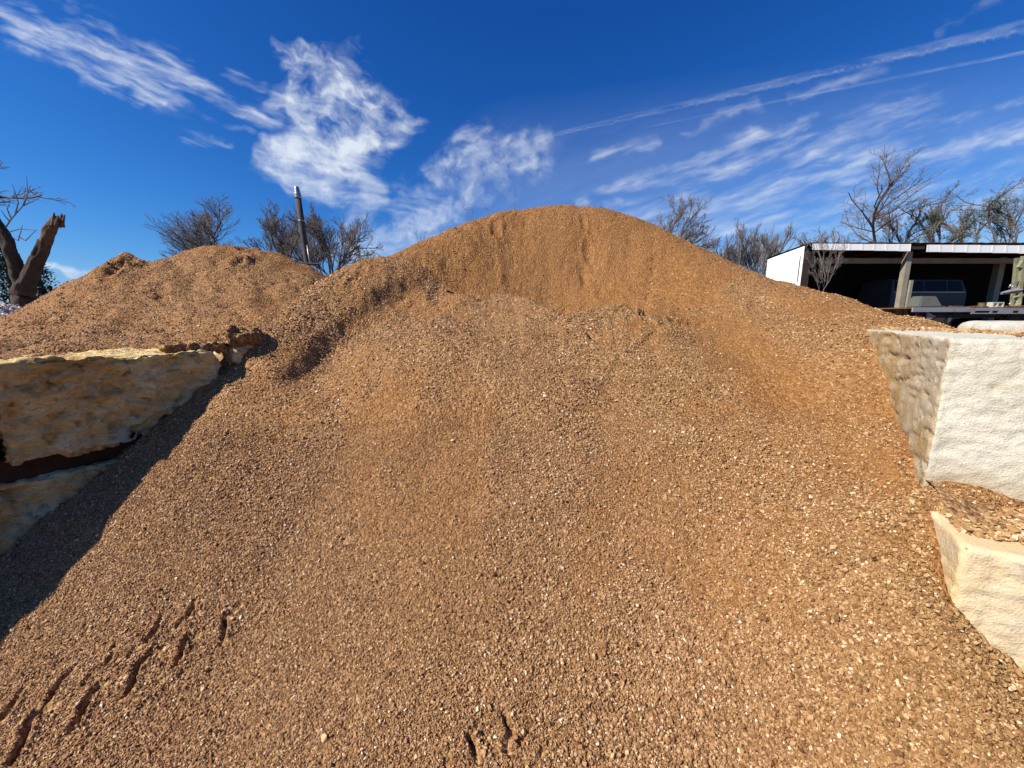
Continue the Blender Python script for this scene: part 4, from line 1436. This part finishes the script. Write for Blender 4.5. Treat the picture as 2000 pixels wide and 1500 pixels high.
M_DEADBARK = simple_mat('dark_dead_bark', (0.075, 0.052, 0.036), 0.95, 0.55, 7, bump=1.0, dirt=(0.16, 0.11, 0.075), dirt_amt=0.6)
M_BARE = simple_mat('torn_wood', (0.17, 0.105, 0.065), 0.85, 0.45, 9, bump=0.8, dirt=(0.10, 0.06, 0.04), dirt_amt=0.7)
limb('trunk', [Vector((0, 0, 0)), rel(45, 578), rel(49, 556), rel(52, 540)], [0.23, 0.195, 0.165, 0.05], M_DEADBARK, 1)
limb('limb', [rel(46, 585), rel(52, 558), rel(68, 520), rel(88, 472)], [0.11, 0.148, 0.128, 0.106], M_DEADBARK, 2)
limb('broken_end', [rel(87.5, 474), rel(97, 450), rel(112, 424)], [0.108, 0.098, 0.07], M_BARE, 3)
V, F = [], []
rr_ = random.Random(5)
for k in range(9):
    p = rel(112, 427) + Vector((rr_.uniform(-.09, .09), rr_.uniform(-.09, .09), 0))
    tube([p - Vector((.06, 0, .16)), p + Vector((rr_.uniform(0, .06) + .25 * (p.x - rel(112, 427).x), 0, rr_.uniform(-.02, .10) + 1.2 * (p.x - rel(112, 427).x)))], [0.055, 0.012], 5, V, F)
link('splinters', mesh('splinters', V, F), M_BARE, tr)
limb('limb', [rel(50, 590), rel(46, 562), rel(28, 510), rel(8, 455), rel(-30, 400), rel(-80, 330)], [0.11, 0.14, 0.118, 0.095, 0.075, 0.06], M_DEADBARK, 4)
V, F = [], []
for pa in ([(6, 452), (22, 428), (45, 402), (60, 362)], [(30, 418), (36, 395), (24, 360)], [(45, 402), (60, 395), (76, 388)], [(10, 455), (40, 447), (70, 450)], [(18, 432), (8, 420), (2, 410)], [(46, 400), (54, 380), (52, 345)],
           [(36, 462), (50, 470), (72, 448)], [(10, 458), (36, 470), (44, 440)], [(22, 428), (14, 408), (20, 395)], [(58, 372), (66, 380), (74, 376)]):
    pts = [rel(*q) for q in pa]
    tube(pts, [0.016 - 0.011 * i / (len(pts) - 1) for i in range(len(pts))], 4, V, F)
link('branches', mesh('branches', V, F), M_TWIG, tr)
tag(tr, 'dead tree with two thick limbs, one snapped off to torn wood', 'tree')


# dark cedar behind it
def cedar(label, pxc, ptop, pxw, Y, seed):
    r = random.Random(seed)
    b = at(pxc, 600, Y); g0 = float(ground_z(b[0], b[1])) - 0.05
    H = at(pxc, ptop, Y)[2] - g0; Wd = pxw * Y / FPX
    root = empty('cedar_tree', (b[0], b[1], g0))
    V, F = [], []
    tube([(0, 0, 0), (0.05, 0, H * 0.5), (0, 0, H * 0.97)], [0.11, 0.07, 0.012], 7, V, F)
    link('trunk', mesh('trunk', V, F), M_BARK, root, True)
    V, F = [], []
    for _ in range(150):
        z = H * (0.08 + 0.92 * r.random() ** 0.8); rad = Wd * (1.02 - z / H) ** 0.75 * r.uniform(0.6, 1.1) + 0.1
        an = r.uniform(0, 2 * math.pi); d = Vector((math.cos(an), math.sin(an), r.uniform(-0.05, 0.35)))
        n = int(10 + rad * 34)
        for k in range(n):
            t = (k + r.random()) / n
            p = Vector((0, 0, z)) + d * rad * t + Vector((r.gauss(0, .07), r.gauss(0, .07), r.gauss(0, .05) - 0.1 * t * t))
            a = (d + Vector((r.gauss(0, .6), r.gauss(0, .6), r.gauss(.2, .5)))).normalized(); c = a.orthogonal().normalized()
            L = r.uniform(0.05, 0.12); i = len(V)
            V += [p, p + a * L * 0.5 + c * L * 0.22, p + a * L, p + a * L * 0.5 - c * L * 0.22]; F.append((i, i + 1, i + 2, i + 3))
    link('crown', mesh('crown', V, F), M_CEDAR, root)
    tag(root, label, 'tree', 'evergreens behind the dead tree')


cedar('dark green cedar showing through the fork of the dead tree', 28, 478, 34, 14.0, 2)
cedar('lower dark cedar spreading at the foot of the dead tree', 88, 516, 42, 14.8, 4)

# metal-capped pole
pt, pb_ = Vector(at(579, 365, 10.5)), Vector(at(602, 525, 10.5))
d_ = (pb_ - pt).normalized(); g0 = float(ground_z(pb_.x, pb_.y)) - 0.1
foot = pt + d_ * ((pt.z - g0) / -d_.z)
pole = empty('metal_pole', foot)
Lp = (pt - foot)
M_POLE = simple_mat('weathered_pole', (0.085, 0.075, 0.07), 0.8, 0.5, 5, bump=0.5, dirt=(0.22, 0.20, 0.18))
M_STEEL = simple_mat('galvanised_steel', (0.52, 0.52, 0.52), 0.38, 0.2, 9, metal=0.8)


def seg(name, f0, f1, r0, r1, mat, off=(0, 0, 0), sides=14):
    V, F = [], []
    n = 6
    tube([Lp * (f0 + (f1 - f0) * i / n) + Vector(off) for i in range(n + 1)], [r0 + (r1 - r0) * i / n for i in range(n + 1)], sides, V, F)
    return link(name, mesh(name, V, F), mat, pole, True)


seg('shaft', 0, 0.945, 0.085, 0.072, M_POLE)
seg('collar', 0.935, 0.965, 0.085, 0.082, M_STEEL)
seg('cap', 0.962, 1.0, 0.076, 0.055, M_STEEL)
seg('band', 0.80, 0.807, 0.082, 0.082, M_STEEL)
seg('conduit', 0.15, 0.66, 0.016, 0.016, M_STEEL, (0.085, -0.05, 0), 8)
V, F = [], []
c_ = Lp * (0.545)
tube([c_ + Vector((-.07, -.1, .02)), c_ + Vector((.33, -.1, .0))], [0.028, 0.028], 4, V, F)
link('bracket', mesh('bracket', V, F), M_POLE, pole)
tag(pole, 'dark leaning pole with a bright metal cap behind the lower heap', 'pole')

# dry weeds on the crest
def weed(label, stalks, Y, seed):
    r = random.Random(seed)
    b0 = Vector(at(stalks[0][0][0], stalks[0][0][1] + 14, Y)); root = empty('dry_weed', b0)
    V, F = [], []
    for st_ in stalks:
        pts = [Vector(at(x, y + (14 if i == 0 else 0), Y)) - b0 for i, (x, y) in enumerate(st_)]
        tube(pts, [0.0045 - 0.003 * i / (len(pts) - 1) for i in range(len(pts))], 4, V, F)
        for _ in range(5):
            p = pts[-1].lerp(pts[-2], r.random()); tube([p, p + Vector((r.gauss(0, .03), 0, r.uniform(.02, .06)))], [0.0025, 0.001], 3, V, F)
    link('stalk', mesh('stalk', V, F), simple_mat('dry_straw', (0.26, 0.20, 0.12), 0.9), root)
    tag(root, label, 'weed', 'dry weeds on the heap crest')


weed('tallest dry weed stalk, arching on the heap crest', [[(915, 432), (912, 415), (902, 402)], [(918, 432), (920, 420), (924, 412)]], 5.75, 1)
weed('short dry weed near the middle of the heap crest', [[(958, 424), (953, 412), (946, 405)], [(962, 424), (964, 414)]], 5.9, 2)
weed('sparse dry weed low on the shaded shoulder of the crest', [[(818, 470), (814, 460), (812, 455)], [(826, 468), (830, 456), (834, 452)], [(822, 470), (822, 458)]], 5.5, 3)
weed('tiny dry weed beside the highest point of the crest', [[(1008, 414), (1006, 404), (1004, 396)], [(985, 418), (984, 410)]], 6.05, 4)

# ------------------------------------------------------------------ shed with a van and a trailer
def box_vf(x0, x1, y0, y1, z0, z1, V, F):
    i = len(V)
    V += [(x0, y0, z0), (x1, y0, z0), (x1, y1, z0), (x0, y1, z0), (x0, y0, z1), (x1, y0, z1), (x1, y1, z1), (x0, y1, z1)]
    F += [(i, i + 3, i + 2, i + 1), (i + 4, i + 5, i + 6, i + 7), (i, i + 1, i + 5, i + 4), (i + 1, i + 2, i + 6, i + 5), (i + 2, i + 3, i + 7, i + 6), (i + 3, i, i + 4, i + 7)]


def box(name, x0, x1, y0, y1, z0, z1, mat, parent, bev=0.0, rot=None):
    V, F = [], []
    box_vf(x0, x1, y0, y1, z0, z1, V, F)
    me = mesh(name, V, F)
    if bev:
        bm = bmesh.new(); bm.from_mesh(me); bmesh.ops.bevel(bm, geom=bm.edges[:], offset=bev, segments=2, affect='EDGES', profile=0.5); bm.to_mesh(me); bm.free()
    o = link(name, me, mat, parent)
    if rot: o.rotation_euler = rot
    return o


YS = 16.0
c0 = at(1573, 478, YS)
GZ = float(ground_z(c0[0], c0[1]))
shed = empty('shed', (c0[0], YS, GZ))
H0 = c0[2] - GZ                              # roof edge height
HF = at(1573, 490, YS)[2] - GZ               # fascia foot
bk = at(1500, 505, YS + 3.4)
DX, DY, H1 = bk[0] - c0[0], 3.4, bk[2] - GZ
M_WHITE = simple_mat('white_sheet_metal', (0.80, 0.80, 0.78), 0.5, 0.04, 2.0, dirt=(0.66, 0.64, 0.60), dirt_amt=0.4, alb=0.95)
M_TIMBER = simple_mat('grey_timber', (0.36, 0.32, 0.24), 0.9, 0.35, 4, bump=0.5, dirt=(0.2, 0.16, 0.11))
M_DARKWOOD = simple_mat('dark_old_wood', (0.055, 0.042, 0.034), 0.95, 0.4, 4, bump=0.4)
M_INSIDE = simple_mat('shade_black_interior', (0.016, 0.015, 0.015), 0.95, 0.4, 2)  # near-black colour carries the shade under the shed roof
M_ROOF = simple_mat('rusty_roof_sheet', (0.16, 0.13, 0.11), 0.7, 0.4, 3, metal=0.3)
WIDE = 13.0
# left wall: ribbed sheets
V, F = [], []
nr = 44
for i in range(nr * 4 + 1):
    t = i / (nr * 4); off = -0.007 if (i % 4) in (1, 2) else 0.0
    x, y = DX * t + off, DY * t
    V += [(x, y + 0.02, 0), (x, y + 0.02, H0 - 0.04 + (H1 - H0) * t)]
for i in range(nr * 4):
    F.append((2 * i, 2 * i + 1, 2 * i + 3, 2 * i + 2))
link('side_wall', mesh('side_wall', V, F), M_WHITE, shed)
# roof: front edge to back
V, F = [], []
for i in range(61):
    x = WIDE * i / 60; z = 0.02 * (i % 2)
    V += [(x - 0.03, -0.22, H0 + 0.035 + z), (x + DX - 0.03, DY + 0.2, H1 + 0.02 + z), (x - 0.03, -0.22, H0 + 0.02 + z), (x + DX - 0.03, DY + 0.2, H1 + 0.005 + z)]
for i in range(60):
    a, b = 4 * i, 4 * (i + 1)
    F += [(a, b, b + 1, a + 1), (a + 2, a + 3, b + 3, b + 2), (a, a + 2, b + 2, b)]
link('roof', mesh('roof', V, F), M_ROOF, shed)
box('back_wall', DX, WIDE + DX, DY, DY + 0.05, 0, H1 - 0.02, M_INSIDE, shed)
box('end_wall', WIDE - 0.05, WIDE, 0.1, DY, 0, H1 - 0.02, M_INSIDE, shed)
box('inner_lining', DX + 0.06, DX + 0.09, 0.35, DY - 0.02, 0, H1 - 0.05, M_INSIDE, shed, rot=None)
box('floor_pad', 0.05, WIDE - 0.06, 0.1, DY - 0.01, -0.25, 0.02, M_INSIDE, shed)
# fascia panels, each a sheet
xa, xb = at(1577, 484, YS)[0] - c0[0], at(1766, 484, YS)[0] - c0[0]
xc, xd = at(1797, 484, YS)[0] - c0[0], at(2000, 484, YS)[0] - c0[0]
rp = random.Random(12)


def fascia(x0, x1, z0, z1, tilt):
    n = 12; V, F = [], []
    for i in range(n + 1):
        x = x0 + (x1 - x0) * i / n
        o_ = -0.007 if i in (0, 1, n) else 0.0
        V += [(x, -0.27 + o_, z0 - tilt * 0.5), (x, -0.25 + o_, z1 + tilt * 0.3), (x, -0.25 + o_, z0 - tilt * 0.5), (x, -0.232 + o_, z1 + tilt * 0.3)]
    for i in range(n):
        a, b = 4 * i, 4 * i + 4
        F += [(a, b, b + 1, a + 1), (a + 2, a + 3, b + 3, b + 2), (a, a + 2, b + 2, b), (a + 1, b + 1, b + 3, a + 3)]
    link('fascia_panel', mesh('fascia_panel', V, F), M_WHITE, shed)


drop = (at(2000, 482, YS)[2] - GZ) - H0
n1 = 8
for k in range(n1):
    w = (xb - xa) / n1; f = (xa + w * k) / xd
    fascia(xa + w * k + .004, xa + w * (k + 1) - .004, HF + drop * f - 0.05 * f, H0 + drop * f * .6, rp.uniform(-.012, .012))
w = (xd - xc) / 8
for k in range(10):
    f = (xc + w * k) / xd
    fascia(xc + w * k + .004, xc + w * (k + 1) - .004, HF + drop * f - 0.07 * f, H0 + drop * f * .6 - 0.02, rp.uniform(-.015, .015))
box('purlin', xb + .02, xc - .02, -0.20, -0.08, HF + 0.03, H0 - 0.10, M_DARKWOOD, shed)
box('header_beam', 0.9, WIDE - .2, 0.55, 0.72, HF - 0.40, HF - 0.20, M_TIMBER, shed)
for k in range(11):
    x = 0.5 + k * 1.15
    V, F = [], []
    box_vf(x, x + 0.06, 0.0, 0.1, 0, 0.14, V, F)
    V = [(x_ + (DX if y_ > 0.05 else 0), -0.16 if y_ < 0.05 else DY - 0.05, (H0 - 0.16 if y_ < 0.05 else H1 - 0.17) + z_) for x_, y_, z_ in V]
    link('rafter', mesh('rafter', V, F), M_DARKWOOD, shed)


def post(px0, px1, pyt, Y, mat, lean=0.0, name='post', ztop=None):
    a, b = at(px0, pyt, Y), at(px1, pyt, Y)
    w_ = b[0] - a[0]; x0 = a[0] - c0[0]; y0 = Y - YS
    zt = (a[2] - GZ) if ztop is None else ztop
    V, F = [], []
    n = 7
    for i in range(n + 1):
        z = zt * i / n; dx = lean * (i / n - 1) + rp.uniform(-.006, .006)
        V += [(x0 + dx, y0, z), (x0 + w_ + dx, y0, z), (x0 + w_ + dx, y0 + w_, z), (x0 + dx, y0 + w_, z)]
    for i in range(n):
        for k in range(4):
            F.append((4 * i + k, 4 * i + (k + 1) % 4, 4 * i + 4 + (k + 1) % 4, 4 * i + 4 + k))
    F += [(3, 2, 1, 0), (4 * n, 4 * n + 1, 4 * n + 2, 4 * n + 3)]
    return link(name, mesh(name, V, F), mat, shed)


post(1573, 1586, 491, YS + 0.02, M_DARKWOOD)
pm = post(1774, 1784, 491, YS - 0.1, M_TIMBER)
V, F = [], []
xm = at(1765, 560, YS)[0] - c0[0]
box_vf(xm + 0.06, xm + 0.17, -0.19, -0.12, 0.2, at(1765, 548, YS)[2] - GZ, V, F)
link('splice_board', mesh('splice_board', V, F), M_TIMBER, shed)
post(1958, 1969, 494, YS + 1.6, simple_mat('greenish_timber', (0.34, 0.40, 0.34), 0.9, 0.25, 4), ztop=HF - 0.02)
tag(shed, 'open fronted shed with white metal side wall and ragged white fascia', 'shed')

# van parked inside, side on
YV = YS + 1.15
vx0, vx1 = at(1742, 560, YV)[0], at(1890, 560, YV)[0]
zv = lambda py: at(1800, py, YV)[2] - GZ
van = empty('van', ((vx0 + vx1) / 2, YV + 0.8, GZ))
hw = (vx1 - vx0) / 2
M_VAN = simple_mat('shade_dimmed_blue_grey_paint', (0.085, 0.09, 0.10), 0.5, 0.15, 2.0, spec=0.25, dirt=(0.07, 0.065, 0.06), dirt_amt=0.5)  # pale blue grey darkened, the shed's shade is put into the paint
M_GLASS = simple_mat('dark_van_glass', (0.012, 0.014, 0.022), 0.35, 0.2, 2, spec=0.2)
M_RUBBER = simple_mat('black_rubber', (0.02, 0.02, 0.02), 0.85, 0.3, 8)
# body: cross section profile swept along x, ends raked
prof = [(-0.80, 0.35), (-0.83, 0.9), (-0.82, zv(571)), (-0.70, zv(547)), (-0.55, zv(544)), (0.55, zv(544)), (0.70, zv(547)), (0.82, zv(571)), (0.83, 0.9), (0.80, 0.35)]
V, F = [], []
zt_ = zv(544)
for xi, (x, inset) in enumerate(((-hw, 0.10), (-hw + 0.06, 0.0), (hw - 0.10, 0.0), (hw, 0.06))):
    for (y, z) in prof:
        rake = 0.30 * max(0, (z - zv(571)) / (zt_ - zv(571)))
        xx = x - rake * (1 if x > 0 else -0.6) * (0.55 if abs(x) > hw - 0.08 else 0.5)
        V.append((xx, y * (1 - inset * 0.3), z))
n = len(prof)
for i in range(3):
    for k in range(n):
        F.append((i * n + k, i * n + (k + 1) % n, (i + 1) * n + (k + 1) % n, (i + 1) * n + k))
F += [tuple(range(n)), tuple(3 * n + k for k in range(n))[::-1]]
link('body', mesh('body', V, F), M_VAN, van)
for (a, b) in ((1750, 1774), (1779, 1805), (1809, 1850), (1854, 1881)):
    x0, x1 = at(a, 560, YV)[0] - van.location.x, at(b, 560, YV)[0] - van.location.x
    zb, zt2 = zv(568.5), zv(549)
    yb, yt = -0.832, -0.725
    rk = 0.06 if b > 1870 else 0.0
    me = mesh('window', [(x0, yb, zb), (x1, yb, zb), (x1 - rk, yt, zt2), (x0, yt, zt2), (x0, yb + .03, zb), (x1, yb + .03, zb), (x1 - rk, yt + .03, zt2), (x0, yt + .03, zt2)],
              [(0, 1, 2, 3), (7, 6, 5, 4), (0, 4, 5, 1), (1, 5, 6, 2), (2, 6, 7, 3), (3, 7, 4, 0)])
    link('window', me, M_GLASS, van)
box('belt_trim', -hw + 0.1, hw - 0.12, -0.85, -0.825, zv(571.5), zv(570), simple_mat('chrome_trim', (0.5, 0.5, 0.5), 0.3, 0.1, 3, metal=0.9), van)


def wheel(name, parent, x, y, z, r, w_, mat_t, mat_r):
    bm = bmesh.new(); bmesh.ops.create_cone(bm, cap_ends=True, segments=24, radius1=r, radius2=r, depth=w_)
    bmesh.ops.rotate(bm, verts=bm.verts, matrix=Matrix.Rotation(math.pi / 2, 3, 'X'))
    bmesh.ops.bevel(bm, geom=[e for e in bm.edges if abs(e.verts[0].co.y - e.verts[1].co.y) < 1e-4], offset=w_ * 0.18, segments=2, affect='EDGES')
    me = bpy.data.meshes.new('tyre'); bm.to_mesh(me); bm.free()
    t_ = link('wheel', me, mat_t, parent); t_.location = (x, y, z)
    bm = bmesh.new(); bmesh.ops.create_cone(bm, cap_ends=True, segments=20, radius1=r * .55, radius2=r * .5, depth=w_ * 1.06)
    bmesh.ops.rotate(bm, verts=bm.verts, matrix=Matrix.Rotation(math.pi / 2, 3, 'X'))
    me = bpy.data.meshes.new('rim'); bm.to_mesh(me); bm.free()
    link('rim', me, mat_r, t_)


for x in (-hw * 0.62, hw * 0.62):
    wheel('wheel', van, x, -0.72, 0.34, 0.34, 0.2, M_RUBBER, M_STEEL)
tag(van, 'pale blue grey van parked side on inside the dark shed', 'van')

# flatbed trailer in front of the shed
YT_ = 14.4
tx0, tx1 = at(1784, 600, YT_)[0], at(2110, 600, YT_)[0]
zt = lambda py: at(1900, py, YT_)[2] - GZ
trl = empty('flatbed_trailer', (tx0, YT_, GZ))
LT = tx1 - tx0
M_RAIL = simple_mat('grey_painted_steel', (0.30, 0.32, 0.35), 0.55, 0.2, 5, spec=0.35, dirt=(0.16, 0.12, 0.09), dirt_amt=0.5)
M_RUST = simple_mat('rusty_boards', (0.22, 0.10, 0.05), 0.9, 0.4, 5, bump=0.4)
for k in range(9):
    box('deck_plank', 0.05, LT - 0.05, 0.06 + k * 0.215, 0.06 + k * 0.215 + 0.205, zt(602.5), zt(600), M_RUST, trl)
xr0 = at(1897, 610, YT_)[0] - tx0
box('front_rail', 0, xr0 - 0.02, 0.0, 0.055, zt(609.5), zt(600.5), M_RAIL, trl, 0.006)
# the rail's rear length is a plate with stake slots: pieces round the openings
za, zb_, zc = zt(601.5), zt(606.0), zt(613)
zslot0, zslot1 = zt(611), zt(607)
xs_ = [(1904, 1934), (1938, 1950), (1978, 1990), (2012, 2030)]
box('slotted_rail', xr0, LT, -0.01, 0.045, zslot1, za, M_RAIL, trl)
box('rail_flange', xr0, LT, -0.012, 0.047, zc, zslot0, M_RAIL, trl)
edges_ = [xr0] + [at(q, 608, YT_)[0] - tx0 for pr_ in xs_ for q in pr_] + [LT]
for k in range(0, len(edges_), 2):
    box('rail_web', edges_[k], edges_[k + 1], -0.011, 0.046, zslot0, zslot1, M_RAIL, trl)
box('chassis_beam', 0.7, LT, 0.25, 0.40, zt(621), zt(613.5), M_DARKWOOD, trl)
box('far_rail', 0.0, LT, 1.98, 2.03, zt(611), zt(600.5), M_RAIL, trl)
box('chassis_beam', 0.7, LT, 1.55, 1.70, zt(621), zt(613.5), M_DARKWOOD, trl)
gx = at(1818, 615, YT_)[0] - tx0
me = mesh('gusset', [(gx, 0.1, zt(610)), (gx + 0.32, 0.1, zt(618)), (gx, 0.1, zt(627)), (gx, 0.16, zt(610)), (gx + 0.32, 0.16, zt(618)), (gx, 0.16, zt(627))], [(0, 2, 1), (3, 4, 5), (0, 1, 4, 3), (1, 2, 5, 4), (2, 0, 3, 5)])
link('gusset', me, M_RAIL, trl)
M_RED = simple_mat('faded_red_paint', (0.30, 0.06, 0.045), 0.7, 0.3, 6)
V, F = [], []
jx = at(1802, 610, YT_)[0] - tx0
tube([(jx, 0.2, 0.05), (jx, 0.2, zt(603))], [0.05, 0.05], 10, V, F); tube([(jx, 0.2, 0.0), (jx, 0.2, 0.06)], [0.13, 0.11], 12, V, F)
tube([(jx - .02, 0.2, zt(617)), (jx + 0.14, 0.16, zt(619)), (jx + 0.2, 0.16, zt(624))], [0.05, 0.06, 0.05], 8, V, F)
link('jack_stand', mesh('jack_stand', V, F), M_RED, trl, True)
for x in (at(1842, 620, YT_)[0] - tx0, at(1990, 620, YT_)[0] - tx0):
    wheel('wheel', trl, x, 0.22, 0.36, 0.36, 0.22, M_RUBBER, M_DARKWOOD)
tag(trl, 'grey steel flatbed trailer with a rusty plank deck in front of the shed', 'trailer')
ZD = GZ + zt(600)

# things standing on the trailer deck
def on_deck(px, Yoff=0.3):
    return at(px, 600, YT_ + Yoff)[0]


V, F = [], []
x0, x1, x2, x3 = (on_deck(q) for q in (1788, 1834, 1822, 1793))
h_ = at(1800, 578, YT_ + .3)[2] - at(1800, 600, YT_ + .3)[2]
me = mesh('tool_box', [(0, 0, 0), (x1 - x0, 0, 0), (x2 - x0, 0.08, h_), (x3 - x0, 0.08, h_), (0, 0.55, 0), (x1 - x0, 0.55, 0), (x2 - x0, 0.47, h_), (x3 - x0, 0.47, h_)],
          [(0, 3, 2, 1)[::-1], (4, 5, 6, 7), (0, 4, 7, 3), (1, 2, 6, 5), (3, 7, 6, 2)[::-1], (0, 1, 5, 4)])
bm = bmesh.new(); bm.from_mesh(me); bmesh.ops.recalc_face_normals(bm, faces=bm.faces); bmesh.ops.bevel(bm, geom=bm.edges[:], offset=0.03, segments=2, affect='EDGES'); bm.to_mesh(me); bm.free()
o = link('tool_box', me, simple_mat('grey_green_plastic', (0.14, 0.15, 0.13), 0.7, 0.2, 4)); o.location = (x0, YT_ + 0.15, ZD)
tag(o, 'dark grey green sloped box on the trailer deck in front of the van', 'box')
# hollow concrete masonry unit
cb = empty('cinder_block', (on_deck(1933, .2), YT_ + 0.12, ZD))
Wc = on_deck(1955, .2) - on_deck(1933, .2); hc = at(1940, 588, YT_ + .2)[2] - at(1940, 598, YT_ + .2)[2]
M_CMU = simple_mat('cream_block', (0.66, 0.63, 0.52), 0.9, 0.12, 20, bump=0.5)
for nm, a in (('shell', (0, Wc, 0, .19, 0, hc * .18)), ('shell', (0, Wc, 0, .19, hc * .80, hc)), ('web', (0, Wc * .10, 0.001, .189, hc * .18, hc * .80)), ('web', (Wc * .40, Wc * .54, 0.001, .189, hc * .18, hc * .80)), ('web', (Wc * .9, Wc, 0.001, .189, hc * .18, hc * .80)), ('end_face', (Wc * .10, Wc * .40, .05, .07, hc * .18, hc * .80))):
    box(nm, *a, M_CMU, cb)
tag(cb, 'cream hollow concrete block lying on the trailer deck', 'cinder block')
V, F = [], []
rc = (on_deck(1922, .25) - on_deck(1911, .25)) / 2; hcn = at(1916, 588, YT_ + .25)[2] - at(1916, 597, YT_ + .25)[2]
tube([(0, 0, 0), (0, 0, hcn * .15), (0, 0, hcn * .16), (0, 0, hcn * .9), (0, 0, hcn * .92), (0, 0, hcn)], [rc * 1.05, rc * 1.05, rc * .95, rc * .95, rc * 1.05, rc * 1.05], 20, V, F)
o = link('rusty_can', mesh('rusty_can', V, F), simple_mat('rusty_tin', (0.20, 0.15, 0.09), 0.7, 0.4, 9), smooth=False)
o.location = (on_deck(1916.5, .25), YT_ + 0.25, ZD)
tag(o, 'small rusty can on the trailer deck next to the cream block', 'can')
# low litter of bark and boards on the deck
V, F = [], []
rl = random.Random(77)
for k in range(130):
    x = rl.uniform(on_deck(1836), on_deck(2000)); y = YT_ + rl.uniform(0.1, 0.6); a = rl.uniform(0, 3.1); L = rl.uniform(.05, .3)
    z = ZD + rl.uniform(0.0, .035)
    tube([(x, y, z), (x + math.cos(a) * L, y + math.sin(a) * L * .3, z + rl.uniform(0, .03))], [rl.uniform(.008, .02)] * 2, 4, V, F)
o = link('deck_litter', mesh('deck_litter', V, F), M_RUST); tag(o, 'brown litter of bark and splinters strewn on the trailer deck', None, kind='stuff')
# old machine frame at the frame edge
YM = YT_ + 0.75
mc = empty('machine_frame', (at(1990, 600, YM)[0], YM, ZD))
M_OLIVE = simple_mat('faded_yellow_green_paint', (0.33, 0.33, 0.20), 0.75, 0.3, 6, dirt=(0.14, 0.09, 0.05), dirt_amt=0.6)
mrel = lambda px, py, dy=0.0: Vector(at(px, py, YM)) - Vector(mc.location) + Vector((0, dy, 0))


def mpart(name, paths, mat, smooth=True):
    V, F = [], []
    for pa, r0, r1, sd in paths:
        tube(pa, [r0 + (r1 - r0) * i / (len(pa) - 1) for i in range(len(pa))], sd, V, F)
    return link(name, mesh(name, V, F), mat, mc, smooth)


mpart('mast', [([mrel(1988, 600), mrel(1992, 560), mrel(1999, 500)], 0.085, 0.075, 4)], M_OLIVE, False)
mpart('mast', [([mrel(2010, 600, .5), mrel(2014, 560, .5), mrel(2020, 500, .5)], 0.085, 0.075, 4)], M_OLIVE, False)
mpart('bracket', [([mrel(1990, 523), mrel(1996, 512), mrel(2002, 505)], 0.09, 0.06, 4)], M_OLIVE, False)
mpart('seat_plate', [([mrel(1956, 573), mrel(1972, 570), mrel(1992, 567)], 0.05, 0.11, 4)], M_RAIL, False)
mpart('arm', [([mrel(1978, 582), mrel(1992, 578), mrel(2004, 576)], 0.06, 0.07, 4)], M_OLIVE, False)
mpart('hoop', [([mrel(1970, 562), mrel(1974, 556), mrel(1982, 551.5), mrel(1992, 549)], 0.022, 0.022, 6), ([mrel(1974, 563), mrel(1979, 557), mrel(1988, 553)], 0.018, 0.018, 6)], M_STEEL)
mpart('lever', [([mrel(1970, 594), mrel(1980, 589), mrel(1992, 583)], 0.016, 0.016, 6)], M_STEEL)
mpart('foot', [([mrel(1984, 600.5), mrel(1988, 592), mrel(1990, 585)], 0.11, 0.085, 4)], M_OLIVE, False)
tag(mc, 'old yellow green machine frame standing on the trailer at the frame edge', 'machine')
